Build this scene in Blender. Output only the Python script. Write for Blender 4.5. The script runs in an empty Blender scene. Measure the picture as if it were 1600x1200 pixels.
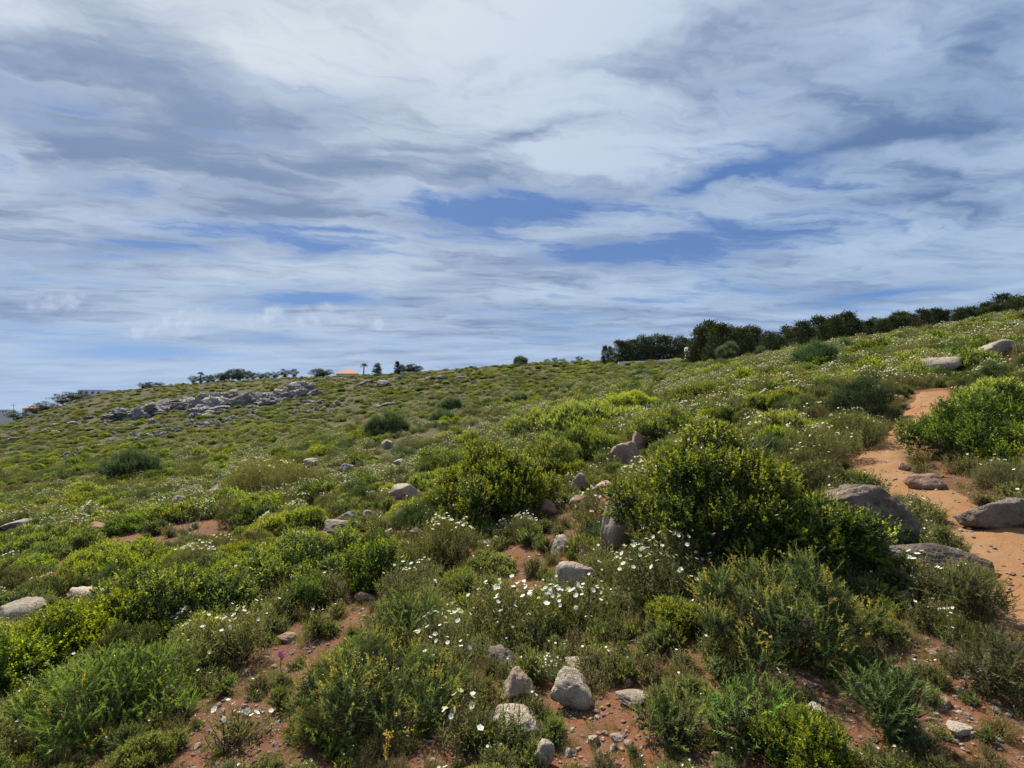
import bpy, bmesh, math
import numpy as np
from mathutils import Vector

# ------------------------------------------------------------------ camera, sky, sun, exposure
scene = bpy.context.scene
COL = scene.collection
EYE = 1.6
F = 800.0            # focal length in photo pixels (photo is 1600 wide)
HY = 650.0           # photo row of the level horizon

cam_d = bpy.data.cameras.new('camera')
cam_d.sensor_width = 36.0
cam_d.lens = 18.0
cam_d.shift_y = (HY - 600.0) / 1600.0
cam_d.clip_start = 0.05
cam_d.clip_end = 20000
cam = bpy.data.objects.new('camera', cam_d)
COL.objects.link(cam)
cam.location = (0, 0, EYE)
cam.rotation_euler = (math.radians(90), 0, 0)
scene.camera = cam

SUN_AZ = math.radians(-32)     # left of straight ahead
SUN_EL = math.radians(55)
sun_dir = Vector((math.sin(SUN_AZ) * math.cos(SUN_EL), math.cos(SUN_AZ) * math.cos(SUN_EL), math.sin(SUN_EL)))

sd = bpy.data.lights.new('sun', 'SUN')
sd.energy = 5.0
sd.angle = math.radians(1.5)
sd.color = (1.0, 0.93, 0.82)
sun = bpy.data.objects.new('sun', sd)
COL.objects.link(sun)
sun.rotation_euler = (-sun_dir).to_track_quat('-Z', 'Y').to_euler()

scene.view_settings.view_transform = 'Standard'
scene.view_settings.look = 'None'
scene.view_settings.exposure = 0.6
scene.view_settings.gamma = 1.0
scene.view_settings.use_curve_mapping = False
scene.cycles.max_bounces = 4
scene.cycles.diffuse_bounces = 2
scene.cycles.glossy_bounces = 2
scene.cycles.transmission_bounces = 2
scene.cycles.transparent_max_bounces = 4
scene.cycles.caustics_reflective = False
scene.cycles.caustics_refractive = False


class NT:
    """small helper for node trees"""
    def __init__(self, tree):
        self.t = tree
        tree.nodes.clear()

    def n(self, typ, **kw):
        nd = self.t.nodes.new(typ)
        for k, v in kw.items():
            setattr(nd, k, v)
        return nd

    def link(self, a, b):
        self.t.links.new(a, b)

    def put(self, sock, v):
        if isinstance(v, bpy.types.NodeSocket):
            self.link(v, sock)
        else:
            sock.default_value = v

    def math(self, op, a, b=None, c=None, clamp=False):
        nd = self.n('ShaderNodeMath', operation=op, use_clamp=clamp)
        self.put(nd.inputs[0], a)
        if b is not None:
            self.put(nd.inputs[1], b)
        if c is not None:
            self.put(nd.inputs[2], c)
        return nd.outputs[0]

    def mix(self, fac, a, b, blend='MIX'):
        nd = self.n('ShaderNodeMix', data_type='RGBA', blend_type=blend)
        self.put(nd.inputs[0], fac)
        self.put(nd.inputs[6], a)
        self.put(nd.inputs[7], b)
        return nd.outputs[2]

    def noise(self, vec, scale, detail=4.0, rough=0.5, dist=0.0, out=0):
        nd = self.n('ShaderNodeTexNoise')
        if vec is not None:
            self.link(vec, nd.inputs['Vector'])
        nd.inputs['Scale'].default_value = scale
        nd.inputs['Detail'].default_value = detail
        nd.inputs['Roughness'].default_value = rough
        nd.inputs['Distortion'].default_value = dist
        return nd.outputs[out]

    def ramp(self, v, lo, hi, a=0.0, b=1.0, smooth=True):
        nd = self.n('ShaderNodeMapRange')
        nd.interpolation_type = 'SMOOTHSTEP' if smooth else 'LINEAR'
        self.link(v, nd.inputs['Value'])
        nd.inputs['From Min'].default_value = lo
        nd.inputs['From Max'].default_value = hi
        nd.inputs['To Min'].default_value = a
        nd.inputs['To Max'].default_value = b
        return nd.outputs[0]

    def xyz(self, x, y, z):
        nd = self.n('ShaderNodeCombineXYZ')
        self.put(nd.inputs[0], x); self.put(nd.inputs[1], y); self.put(nd.inputs[2], z)
        return nd.outputs[0]


def rgb(r, g, b):
    return (r, g, b, 1.0)


def srgb(r, g, b):
    f = lambda c: (c / 255 / 12.92) if c / 255 <= 0.04045 else ((c / 255 + 0.055) / 1.055) ** 2.4
    return (f(r), f(g), f(b), 1.0)


def build_world():
    w = bpy.data.worlds.new('World')
    scene.world = w
    w.use_nodes = True
    t = NT(w.node_tree)
    out = t.n('ShaderNodeOutputWorld')
    bg = t.n('ShaderNodeBackground')
    bg.inputs['Strength'].default_value = 0.10
    sky = t.n('ShaderNodeTexSky', sky_type='NISHITA')
    sky.sun_disc = False
    sky.sun_elevation = SUN_EL
    sky.sun_rotation = SUN_AZ
    sky.altitude = 150
    sky.air_density = 1.0
    sky.dust_density = 0.6
    sky.ozone_density = 1.6
    tc = t.n('ShaderNodeTexCoord')
    d = tc.outputs['Generated']
    sep = t.n('ShaderNodeSeparateXYZ'); t.link(d, sep.inputs[0])
    X, Y, Z = sep.outputs
    zc = t.math('MAXIMUM', Z, 0.0)
    h = t.math('ADD', zc, 0.045)
    u = t.math('DIVIDE', X, h)
    v = t.math('DIVIDE', Y, h)

    def sky_uv(px, py):
        vec = Vector(((px - 800) / F, 1.0, (HY - py) / F)).normalized()
        return vec.x / (max(vec.z, 0) + 0.045), vec.y / (max(vec.z, 0) + 0.045)

    base = t.xyz(u, v, 0.0)
    # soft domain warp so that every cloud edge is torn
    wn = t.n('ShaderNodeTexNoise'); t.link(base, wn.inputs['Vector'])
    wn.inputs['Scale'].default_value = 1.6; wn.inputs['Detail'].default_value = 5; wn.inputs['Roughness'].default_value = 0.6
    wm = t.n('ShaderNodeVectorMath', operation='MULTIPLY_ADD'); t.link(wn.outputs['Color'], wm.inputs[0])
    wm.inputs[1].default_value = (0.75, 0.36, 0.0); t.link(base, wm.inputs[2])
    wp = wm.outputs[0]                      # mean shift (0.375, 0.18) is taken off in sky_uv

    def mapped(src, loc, ang, scl):
        nd = t.n('ShaderNodeMapping', vector_type='TEXTURE'); t.link(src, nd.inputs['Vector'])
        nd.inputs['Location'].default_value = loc; nd.inputs['Rotation'].default_value = (0, 0, ang); nd.inputs['Scale'].default_value = scl
        return nd.outputs[0]

    n_big = t.noise(mapped(wp, (0.3, 0.2, 3.1), 0.2, (2.2, 1.0, 1)), 1.0, 5, 0.55)
    n_str = t.noise(mapped(wp, (0, 0.7, 8.7), 0.16, (1.3, 0.34, 1)), 1.0, 6, 0.62)
    n_fine = t.noise(mapped(wp, (0, 0, 1.7), 0.3, (0.45, 0.16, 1)), 1.0, 4, 0.6)
    n_thick = t.noise(mapped(wp, (0.4, 0, 5.5), -0.25, (1.3, 0.7, 1)), 1.0, 5, 0.58)

    damp = t.ramp(zc, 0.05, 0.40, 0.25, 1.0)
    n_str = t.math('MULTIPLY_ADD', t.math('SUBTRACT', n_str, 0.5), t.ramp(zc, 0.03, 0.30, 0.45, 1.0), 0.5)
    n_fd = t.math('MULTIPLY_ADD', t.math('SUBTRACT', n_fine, 0.5), damp, 0.5)

    def streak(x0, y0, x1, y1, hw):
        """soft ellipse in the sky plane between two sky points of the photo, hw rows to either side"""
        a = np.array(sky_uv(x0, y0)); b = np.array(sky_uv(x1, y1)); c = (a + b) / 2
        mx, my = (x0 + x1) / 2, (y0 + y1) / 2
        ry = abs(sky_uv(mx, my - hw)[1] - sky_uv(mx, my + hw)[1]) / 2
        d = b - a; L = np.hypot(*d) / 2
        nd = t.n('ShaderNodeTexGradient', gradient_type='QUADRATIC_SPHERE')
        t.link(mapped(wp, (c[0] + 0.375, c[1] + 0.18, 0), math.atan2(d[1], d[0]), (L * 1.6, ry * 1.9, 1)), nd.inputs['Vector'])
        return nd.outputs['Fac']

    def total(items):
        acc = None
        for wgt, q in items:
            acc = t.math('MULTIPLY', q, wgt) if acc is None else t.math('MULTIPLY_ADD', q, wgt, acc)
        return acc

    # ---- thin high veil: where it is torn the blue shows
    cov = total([(0.9, n_big), (1.3, n_str), (1.1, n_fd),
                 (-0.72, streak(600, 345, 1010, 310, 34)), (-0.70, streak(760, 420, 1260, 375, 24)), (-0.50, streak(1000, 320, 1330, 245, 18)),
                 (-0.55, streak(420, 395, 580, 385, 18)), (-0.42, streak(80, 380, 380, 395, 22)), (-0.62, streak(300, 475, 660, 462, 14)),
                 (-0.62, streak(60, 560, 330, 540, 20)), (-0.40, streak(330, 535, 520, 520, 18)), (-0.45, streak(1230, 480, 1600, 435, 14)),
                 (-0.30, streak(1350, 400, 1600, 385, 10)), (-0.25, streak(100, 290, 300, 300, 25)),
                 (0.30, streak(650, 240, 1150, 230, 50)), (0.32, streak(400, 440, 1100, 452, 22)), (0.22, streak(100, 425, 600, 428, 14)), (0.15, streak(600, 60, 1100, 60, 90)), (0.42, streak(0, 130, 420, 170, 110)), (0.3, streak(1150, 40, 1550, 60, 60)), (0.3, streak(330, 40, 560, 120, 70)), (0.3, streak(1350, 90, 1600, 90, 60)), (0.2, streak(0, 240, 300, 260, 40))])
    cov = t.math('SUBTRACT', cov, 0.93)
    cover = t.ramp(cov, 0.27, 0.77)
    # ---- thickness of the layer: thick parts go slate grey, thin parts white
    thick = total([(1.0, n_thick), (0.9, n_str), (0.85, n_fd),
                   (0.52, streak(60, 150, 520, 190, 110)), (0.30, streak(0, 200, 200, 260, 60)), (0.22, streak(500, 130, 590, 200, 60)),
                   (0.42, streak(1090, 285, 1600, 165, 28)), (0.34, streak(700, 240, 940, 175, 14)), (0.28, streak(560, 285, 900, 290, 22)),
                   (0.30, streak(1250, 330, 1600, 290, 22)), (0.20, streak(980, 60, 1200, 80, 40)), (0.26, streak(300, 325, 620, 330, 26)), (0.25, streak(1400, 100, 1600, 90, 60)),
                   (-0.30, streak(560, 60, 1060, 30, 110)), (-0.30, streak(800, 260, 1100, 255, 26)), (-0.25, streak(330, 60, 480, 130, 30))])
    thick = t.math('SUBTRACT', thick, 0.80)
    dark = t.ramp(thick, 0.36, 0.98)
    dn = t.n('ShaderNodeVectorMath', operation='DOT_PRODUCT')
    t.link(d, dn.inputs[0]); dn.inputs[1].default_value = sun_dir
    glow = t.math('POWER', t.math('MAXIMUM', dn.outputs['Value'], 0.0), 4.0)
    # colours are divided by the background strength
    k = 8.6
    white = t.mix(glow, rgb(0.33 * k, 0.43 * k, 0.58 * k), rgb(0.59 * k, 0.63 * k, 0.66 * k))
    grey = t.mix(glow, rgb(0.090 * k, 0.155 * k, 0.305 * k), rgb(0.25 * k, 0.315 * k, 0.425 * k))
    cloud = t.mix(dark, white, grey)
    blue = t.mix(0.75, sky.outputs[0], rgb(0.045 * k, 0.115 * k, 0.315 * k))
    blue = t.mix(t.ramp(zc, 0.06, 0.28, 0.85, 0.0), blue, rgb(0.11 * k, 0.28 * k, 0.58 * k))
    col = t.mix(cover, blue, cloud)
    # ---- pale air just above the land
    low = t.ramp(zc, 0.0, 0.20, 0.72, 0.0)
    col = t.mix(low, col, rgb(0.36 * k, 0.46 * k, 0.63 * k))
    # ---- small fair-weather puffs low on the sky
    pv = t.n('ShaderNodeVectorMath', operation='DIVIDE'); t.link(t.xyz(X, Z, 0.0), pv.inputs[0]); ym = t.math('MAXIMUM', Y, 0.05); t.link(t.xyz(ym, ym, 1.0), pv.inputs[1])
    pn = t.n('ShaderNodeTexNoise'); t.link(pv.outputs[0], pn.inputs['Vector']); pn.inputs['Scale'].default_value = 32; pn.inputs['Detail'].default_value = 5; pn.inputs['Roughness'].default_value = 0.62
    puffs = None
    for (px, py, rx, ry) in [(300, 492, 34, 17), (268, 508, 46, 19), (225, 518, 44, 13), (418, 502, 34, 15), (425, 488, 18, 13), (488, 503, 40, 11), (502, 483, 32, 11), (592, 507, 18, 10), (632, 506, 10, 7), (85, 472, 60, 17)]:
        nd = t.n('ShaderNodeTexGradient', gradient_type='QUADRATIC_SPHERE')
        t.link(mapped(pv.outputs[0], ((px - 800) / F, (HY - py) / F, 0), 0, (rx * 2.0 / F, ry * 2.0 / F, 1)), nd.inputs['Vector'])
        puffs = nd.outputs['Fac'] if puffs is None else t.math('MAXIMUM', puffs, nd.outputs['Fac'])
    pm = t.ramp(t.math('MULTIPLY', puffs, t.math('MULTIPLY_ADD', pn.outputs[0], 2.4, -0.4)), 0.10, 0.55)
    pc = t.mix(t.ramp(pn.outputs[0], 0.38, 0.66), rgb(0.33 * k, 0.40 * k, 0.53 * k), rgb(0.47 * k, 0.54 * k, 0.66 * k))
    col = t.mix(t.math('MULTIPLY', pm, 0.5), col, pc)
    t.link(col, bg.inputs['Color'])
    t.link(bg.outputs[0], out.inputs['Surface'])
    w.cycles.sampling_method = 'MANUAL'
    w.cycles.sample_map_resolution = 512


build_world()

# ------------------------------------------------------------------ numpy noise
_rng0 = np.random.default_rng(7)
_perm = np.concatenate([_rng0.permutation(256)] * 3)
_gr = _rng0.normal(size=(256, 3)); _gr /= np.linalg.norm(_gr, axis=1)[:, None]


def perlin(p):
    p = np.asarray(p, float)
    i = np.floor(p).astype(int); f = p - i
    u = f * f * f * (f * (f * 6 - 15) + 10)
    i &= 255
    r = 0
    for dx in (0, 1):
        for dy in (0, 1):
            for dz in (0, 1):
                hsh = _perm[_perm[_perm[i[..., 0] + dx] + i[..., 1] + dy] + i[..., 2] + dz]
                g = _gr[hsh]
                dot = g[..., 0] * (f[..., 0] - dx) + g[..., 1] * (f[..., 1] - dy) + g[..., 2] * (f[..., 2] - dz)
                wx = u[..., 0] if dx else 1 - u[..., 0]
                wy = u[..., 1] if dy else 1 - u[..., 1]
                wz = u[..., 2] if dz else 1 - u[..., 2]
                r = r + dot * wx * wy * wz
    return r


def fbm(p, octs=4, gain=0.5, lac=2.03):
    p = np.asarray(p, float); a = 1.0; r = 0
    for k in range(octs):
        r = r + a * perlin(p + 17.3 * k); p = p * lac; a *= gain
    return r


def fbm2(x, y, s, octs=3, seed=0.0):
    return fbm(np.stack([np.asarray(x) * s, np.asarray(y) * s, np.full(np.shape(x), seed) + 0.37], -1), octs)


# ------------------------------------------------------------------ the lie of the land
_A = np.array([-1.6, -1.0, -0.875, -0.75, -0.5, 0.0, 0.5, 1.0, 1.6])
_Y = np.array([2, 3, 4.5, 7, 11, 17, 27, 45, 75, 110, 150, 200, 300, 600, 2000, 9000.])
_Z = np.array([
    [-.40, -.60, -.95, -1.5, -2.2, -3.1, -4.4, -5.8, -7.5, -9, -11, -13, -17, -24, -22, -30],
    [-.25, -.40, -.65, -1.0, -1.5, -2.1, -2.9, -3.6, -4.2, -4.6, -4.6, -4.4, -6.0, -14, -22, -30],
    [-.21, -.35, -.57, -.89, -1.34, -1.87, -2.5, -3.0, -2.6, -.6, 2.9, 8.1, 5.5, -10, -22, -30],
    [-.18, -.30, -.50, -.78, -1.18, -1.65, -2.2, -2.4, -1.6, 1.8, 6.4, 13.4, 11, -7, -21, -30],
    [-.10, -.20, -.35, -.55, -.85, -1.2, -1.5, -1.3, 0.4, 4.0, 9.4, 17.1, 15, -5, -20, -30],
    [0, 0, .0, .05, .12, .25, .8, 2.2, 6.0, 11.0, 17.1, 18.5, 14, -2, -20, -30],
    [.15, .25, .45, .80, 1.4, 2.35, 4.0, 6.5, 10.2, 14.6, 18.5, 21.0, 18, 0, -20, -30],
    [.22, .37, .66, 1.2, 2.2, 3.75, 6.45, 10.0, 14.0, 17.5, 20.5, 22.0, 20, 0, -20, -30],
    [.35, .60, 1.05, 1.9, 3.4, 5.9, 10.0, 15.0, 20.0, 24.0, 27.0, 28.0, 22, 0, -20, -30],
])
_GA = np.linspace(-1.6, 1.6, 65)
_GL = np.linspace(math.log(2), math.log(9000), 240)


def _mk_table():
    from_rows = np.array([np.interp(_GL, np.log(_Y), r) for r in _Z])
    g = np.array([np.interp(_GA, _A, from_rows[:, j]) for j in range(len(_GL))]).T
    # smooth both ways
    for axis, n, width in ((0, 2, 3), (1, 2, 7)):
        ker = np.ones(width) / width
        for _ in range(n):
            pad = [(0, 0), (0, 0)]; pad[axis] = (width // 2, width // 2)
            gp = np.pad(g, pad, mode='reflect', reflect_type='odd')
            g = np.apply_along_axis(lambda m: np.convolve(m, ker, 'valid'), axis, gp)
    return g


_G = _mk_table()


def ground(x, y, bumps=True):
    x = np.asarray(x, float); y = np.asarray(y, float)
    yy = np.maximum(y, 2.0)
    a = np.clip(x / yy, -1.6, 1.6)
    fi = (a + 1.6) / 3.2 * (len(_GA) - 1)
    fj = np.clip((np.log(yy) - _GL[0]) / (_GL[-1] - _GL[0]), 0, 1) * (len(_GL) - 1)
    i = np.clip(fi.astype(int), 0, len(_GA) - 2); j = np.clip(fj.astype(int), 0, len(_GL) - 2)
    u = fi - i; v = fj - j
    z = _G[i, j] * (1 - u) * (1 - v) + _G[i + 1, j] * u * (1 - v) + _G[i, j + 1] * (1 - u) * v + _G[i + 1, j + 1] * u * v
    pl = 0.1 * np.clip(x, -40, 40)
    k = np.clip((y - 1.2) / 2.3, 0, 1); k = k * k * (3 - 2 * k)
    z = pl * (1 - k) + z * k
    if bumps:
        far = np.clip((y - 20) / 60, 0, 1)
        z = z + 0.05 * fbm2(x, y, 0.9, 3, 1.0) + (0.13 + 0.45 * far) * fbm2(x, y, 0.16, 2, 4.0) * np.clip(y / 6, 0, 1)
    return z


def gz(x, y):
    return float(ground(np.array([x]), np.array([y]))[0])


_YM = np.exp(np.linspace(math.log(1.5), math.log(600), 2600))


def hit(px, py):
    """the ground point that lies behind photo pixel (px,py)"""
    a = (px - 800) / F
    zr = EYE + _YM * (HY - py) / F
    zt = ground(a * _YM, _YM)
    idx = np.nonzero(zt >= zr)[0]
    k = idx[0] if len(idx) else len(_YM) - 1
    y = _YM[k]
    return a * y, y, float(zt[k])


def at_depth(px, y):
    x = (px - 800) / F * y
    return x, y, gz(x, y)


def project(x, y, z):
    y = np.maximum(y, 0.05)
    return 800 + F * x / y, HY - F * (z - EYE) / y


# ------------------------------------------------------------------ materials
def new_mat(name):
    m = bpy.data.materials.new(name)
    m.use_nodes = True
    return m, NT(m.node_tree)


def leaf_mat(name, trans=0.35, var=0.18, rough=0.55, spec=0.3, hue=0.02):
    m, t = new_mat(name)
    out = t.n('ShaderNodeOutputMaterial')
    at = t.n('ShaderNodeAttribute', attribute_name='Col')
    oi = t.n('ShaderNodeObjectInfo')
    hs = t.n('ShaderNodeHueSaturation')
    t.link(at.outputs['Color'], hs.inputs['Color'])
    t.link(t.ramp(oi.outputs['Random'], 0, 1, 0.5 - hue * 0.25, 0.5 + hue * 1.0, False), hs.inputs['Hue'])
    r2 = t.math('FRACT', t.math('MULTIPLY', oi.outputs['Random'], 7.31))
    t.link(t.ramp(r2, 0, 1, 1.08 - var, 1.08 + var * 1.3, False), hs.inputs['Value'])
    r3 = t.math('FRACT', t.math('MULTIPLY', oi.outputs['Random'], 17.7))
    t.link(t.ramp(r3, 0, 1, 0.82, 1.05, False), hs.inputs['Saturation'])
    b = t.n('ShaderNodeBsdfPrincipled')
    t.link(hs.outputs[0], b.inputs['Base Color'])
    b.inputs['Roughness'].default_value = rough
    b.inputs['Specular IOR Level'].default_value = spec
    tr = t.n('ShaderNodeBsdfTranslucent')
    warm = t.mix(1.0, hs.outputs[0], rgb(1.17, 1.18, 0.5), 'MULTIPLY')
    t.link(warm, tr.inputs['Color'])
    mx = t.n('ShaderNodeMixShader'); mx.inputs[0].default_value = trans
    t.link(b.outputs[0], mx.inputs[1]); t.link(tr.outputs[0], mx.inputs[2])
    t.link(mx.outputs[0], out.inputs['Surface'])
    return m


M = {}
M['leaf'] = leaf_mat('glossy_leaf', 0.48, 0.2, 0.45, 0.4, 0.022)
M['needle'] = leaf_mat('needle_leaf', 0.38, 0.2, 0.7, 0.15, 0.02)
M['pine'] = leaf_mat('pine_needles', 0.12, 0.22, 0.8, 0.1, 0.012)
M['petal'] = leaf_mat('petal', 0.30, 0.04, 0.7, 0.1, 0.0)


def plain(name, col, rough=0.85, noise_scale=30, amount=0.35, spec=0.2):
    m, t = new_mat(name)
    out = t.n('ShaderNodeOutputMaterial'); b = t.n('ShaderNodeBsdfPrincipled')
    tc = t.n('ShaderNodeTexCoord')
    nz = t.noise(tc.outputs['Object'], noise_scale, 4, 0.6)
    lo = tuple(c * (1 - amount) for c in col) + (1,); hi = tuple(min(1, c * (1 + amount)) for c in col) + (1,)
    t.link(t.mix(t.ramp(nz, 0.3, 0.7), lo, hi), b.inputs['Base Color'])
    b.inputs['Roughness'].default_value = rough; b.inputs['Specular IOR Level'].default_value = spec
    t.link(b.outputs[0], out.inputs['Surface'])
    return m


M['bark'] = plain('bark', (0.10, 0.075, 0.055), 0.9, 40)
M['dead'] = plain('dead_wood', (0.30, 0.26, 0.21), 0.9, 40)
M['plaster'] = plain('white_plaster', (0.70, 0.68, 0.64), 0.8, 2, 0.08)
M['rooftile'] = plain('roof_tile', (0.45, 0.20, 0.12), 0.8, 3, 0.2)
M['metal'] = plain('grey_metal', (0.30, 0.30, 0.31), 0.5, 3, 0.1)
M['windowglass'] = plain('dark_glass', (0.05, 0.06, 0.07), 0.15, 3, 0.1, 0.5)


def rock_mat(name, light, dark, stain, lichen=0.5, soil=0.35):
    m, t = new_mat(name)
    out = t.n('ShaderNodeOutputMaterial'); b = t.n('ShaderNodeBsdfPrincipled')
    geo = t.n('ShaderNodeNewGeometry'); oi = t.n('ShaderNodeObjectInfo')
    P = geo.outputs['Position']
    n1 = t.noise(P, 3.0, 6, 0.62, 0.4); n2 = t.noise(P, 17.0, 6, 0.65, 0.2); n3 = t.noise(P, 70.0, 4, 0.6)
    c = t.mix(t.ramp(n1, 0.32, 0.68), rgb(*dark), rgb(*light))
    c = t.mix(t.math('MULTIPLY', t.ramp(n2, 0.52, 0.72), lichen), c, rgb(light[0] * 1.25, light[1] * 1.27, light[2] * 1.25))
    c = t.mix(t.math('MULTIPLY', t.ramp(n2, 0.46, 0.30), 0.6), c, rgb(dark[0] * 0.55, dark[1] * 0.53, dark[2] * 0.5))
    n4 = t.noise(P, 1.7, 4, 0.6, 0.5)
    c = t.mix(t.math('MULTIPLY', t.ramp(n4, 0.50, 0.68), soil), c, rgb(*stain))
    c = t.mix(t.math('MULTIPLY', t.ramp(n3, 0.45, 0.62), 0.25), c, rgb(dark[0] * .5, dark[1] * .5, dark[2] * .5))
    hs = t.n('ShaderNodeHueSaturation'); t.link(c, hs.inputs['Color'])
    t.link(t.ramp(oi.outputs['Random'], 0, 1, 0.8, 1.15, False), hs.inputs['Value'])
    t.link(hs.outputs[0], b.inputs['Base Color'])
    b.inputs['Roughness'].default_value = 0.9; b.inputs['Specular IOR Level'].default_value = 0.15
    bp = t.n('ShaderNodeBump'); bp.inputs['Strength'].default_value = 1.0; bp.inputs['Distance'].default_value = 0.035
    hh = t.math('ADD', n2, t.math('MULTIPLY', n3, 0.5)); t.link(hh, bp.inputs['Height'])
    t.link(bp.outputs[0], b.inputs['Normal'])
    t.link(b.outputs[0], out.inputs['Surface'])
    return m


M['rock'] = rock_mat('limestone', (0.47, 0.395, 0.31), (0.29, 0.24, 0.185), (0.32, 0.175, 0.10), 0.5, 0.4)
M['rock_red'] = rock_mat('iron_stained_stone', (0.42, 0.29, 0.22), (0.26, 0.17, 0.125), (0.33, 0.15, 0.085), 0.35, 0.6)
M['rock_dark'] = rock_mat('weathered_slab', (0.26, 0.21, 0.17), (0.12, 0.095, 0.077), (0.33, 0.19, 0.12), 0.5, 0.35)
M['rock_pale'] = rock_mat('pale_karst', (0.37, 0.345, 0.325), (0.15, 0.135, 0.13), (0.30, 0.24, 0.18), 0.6, 0.2)


def ground_mat():
    m, t = new_mat('red_soil_and_turf')
    out = t.n('ShaderNodeOutputMaterial'); b = t.n('ShaderNodeBsdfPrincipled')
    geo = t.n('ShaderNodeNewGeometry'); P = geo.outputs['Position']
    at = t.n('ShaderNodeAttribute', attribute_name='Green')
    n1 = t.noise(P, 0.9, 5, 0.6, 0.3); n2 = t.noise(P, 6.0, 6, 0.65); n3 = t.noise(P, 45.0, 5, 0.7); n0 = t.noise(P, 0.12, 4, 0.55)
    soil = t.mix(t.ramp(n1, 0.3, 0.7), rgb(0.19, 0.080, 0.038), rgb(0.12, 0.063, 0.036))
    soil = t.mix(t.math('MULTIPLY', t.ramp(n2, 0.45, 0.65), 0.5), soil, rgb(0.12, 0.078, 0.048))
    soil = t.mix(t.math('MULTIPLY', t.ramp(n3, 0.56, 0.72), 0.6), soil, rgb(0.32, 0.20, 0.13))
    soil = t.mix(t.math('MULTIPLY', t.ramp(n3, 0.46, 0.34), 0.55), soil, rgb(0.07, 0.042, 0.026))
    turf = t.mix(t.ramp(n2, 0.35, 0.65), rgb(0.035, 0.040, 0.015), rgb(0.070, 0.065, 0.028))  # turf greens darkened so gaps between bushes read as shade
    turf = t.mix(t.ramp(n0, 0.40, 0.60), turf, rgb(0.085, 0.07, 0.036))
    turf = t.mix(t.math('MULTIPLY', t.ramp(n1, 0.55, 0.75), 0.5), turf, rgb(0.12, 0.09, 0.055))
    g = t.math('ADD', at.outputs['Fac'], t.math('MULTIPLY', t.math('SUBTRACT', n2, 0.5), 0.8))
    c = t.mix(t.ramp(g, 0.35, 0.65), soil, turf)
    t.link(c, b.inputs['Base Color'])
    b.inputs['Roughness'].default_value = 0.95; b.inputs['Specular IOR Level'].default_value = 0.1
    bp = t.n('ShaderNodeBump'); bp.inputs['Strength'].default_value = 0.8; bp.inputs['Distance'].default_value = 0.03
    t.link(t.math('ADD', n2, t.math('MULTIPLY', n3, 0.5)), bp.inputs['Height'])
    t.link(bp.outputs[0], b.inputs['Normal'])
    t.link(b.outputs[0], out.inputs['Surface'])
    return m


def path_mat():
    m, t = new_mat('trodden_orange_earth')
    out = t.n('ShaderNodeOutputMaterial'); b = t.n('ShaderNodeBsdfPrincipled')
    geo = t.n('ShaderNodeNewGeometry'); P = geo.outputs['Position']
    n1 = t.noise(P, 1.6, 5, 0.6, 0.4); n2 = t.noise(P, 9.0, 6, 0.65); n3 = t.noise(P, 60.0, 5, 0.7)
    c = t.mix(t.ramp(n1, 0.3, 0.7), rgb(0.265, 0.130, 0.055), rgb(0.265, 0.155, 0.080))
    c = t.mix(t.math('MULTIPLY', t.ramp(n2, 0.52, 0.7), 0.45), c, rgb(0.25, 0.11, 0.055))
    c = t.mix(t.math('MULTIPLY', t.ramp(n3, 0.58, 0.7), 0.5), c, rgb(0.44, 0.29, 0.19))
    c = t.mix(t.math('MULTIPLY', t.ramp(n3, 0.42, 0.32), 0.5), c, rgb(0.22, 0.10, 0.055))
    t.link(c, b.inputs['Base Color'])
    b.inputs['Roughness'].default_value = 0.95; b.inputs['Specular IOR Level'].default_value = 0.1
    bp = t.n('ShaderNodeBump'); bp.inputs['Strength'].default_value = 0.7; bp.inputs['Distance'].default_value = 0.025
    t.link(t.math('ADD', n2, t.math('MULTIPLY', n3, 0.4)), bp.inputs['Height'])
    t.link(bp.outputs[0], b.inputs['Normal'])
    t.link(b.outputs[0], out.inputs['Surface'])
    return m


M['ground'] = ground_mat()
M['path'] = path_mat()


# ------------------------------------------------------------------ mesh and object helpers
def mesh_np(name, verts, faces_list, mats, cols=None, matidx=None, smooth=False, attr=None):
    """faces_list: list of int arrays (n,3) or (n,4); cols (nverts,3)"""
    me = bpy.data.meshes.new(name)
    verts = np.asarray(verts, np.float32)
    loops = np.concatenate([f.reshape(-1) for f in faces_list]).astype(np.int32)
    sizes = np.concatenate([np.full(len(f), f.shape[1]) for f in faces_list]).astype(np.int32)
    starts = np.concatenate([[0], np.cumsum(sizes)[:-1]]).astype(np.int32)
    me.vertices.add(len(verts)); me.vertices.foreach_set('co', verts.reshape(-1))
    me.loops.add(len(loops)); me.loops.foreach_set('vertex_index', loops)
    me.polygons.add(len(sizes)); me.polygons.foreach_set('loop_start', starts)
    if matidx is not None:
        me.polygons.foreach_set('material_index', np.asarray(matidx, np.int32))
    me.polygons.foreach_set('use_smooth', np.full(len(sizes), smooth))
    for m in mats:
        me.materials.append(m)
    me.update(calc_edges=True)
    if cols is not None:
        ca = me.color_attributes.new('Col', 'FLOAT_COLOR', 'POINT')
        c4 = np.ones((len(verts), 4), np.float32); c4[:, :3] = cols
        ca.data.foreach_set('color', c4.reshape(-1))
    if attr:
        for k, v in attr.items():
            a = me.attributes.new(k, 'FLOAT', 'POINT'); a.data.foreach_set('value', np.asarray(v, np.float32))
    return me


def add(name, me, parent=None, loc=(0, 0, 0), rot=(0, 0, 0), scale=(1, 1, 1), **props):
    o = bpy.data.objects.new(name, me)
    COL.objects.link(o)
    o.location = loc; o.rotation_euler = rot; o.scale = scale
    if parent is not None:
        o.parent = parent
    for k, v in props.items():
        o[k] = v
    return o


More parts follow.
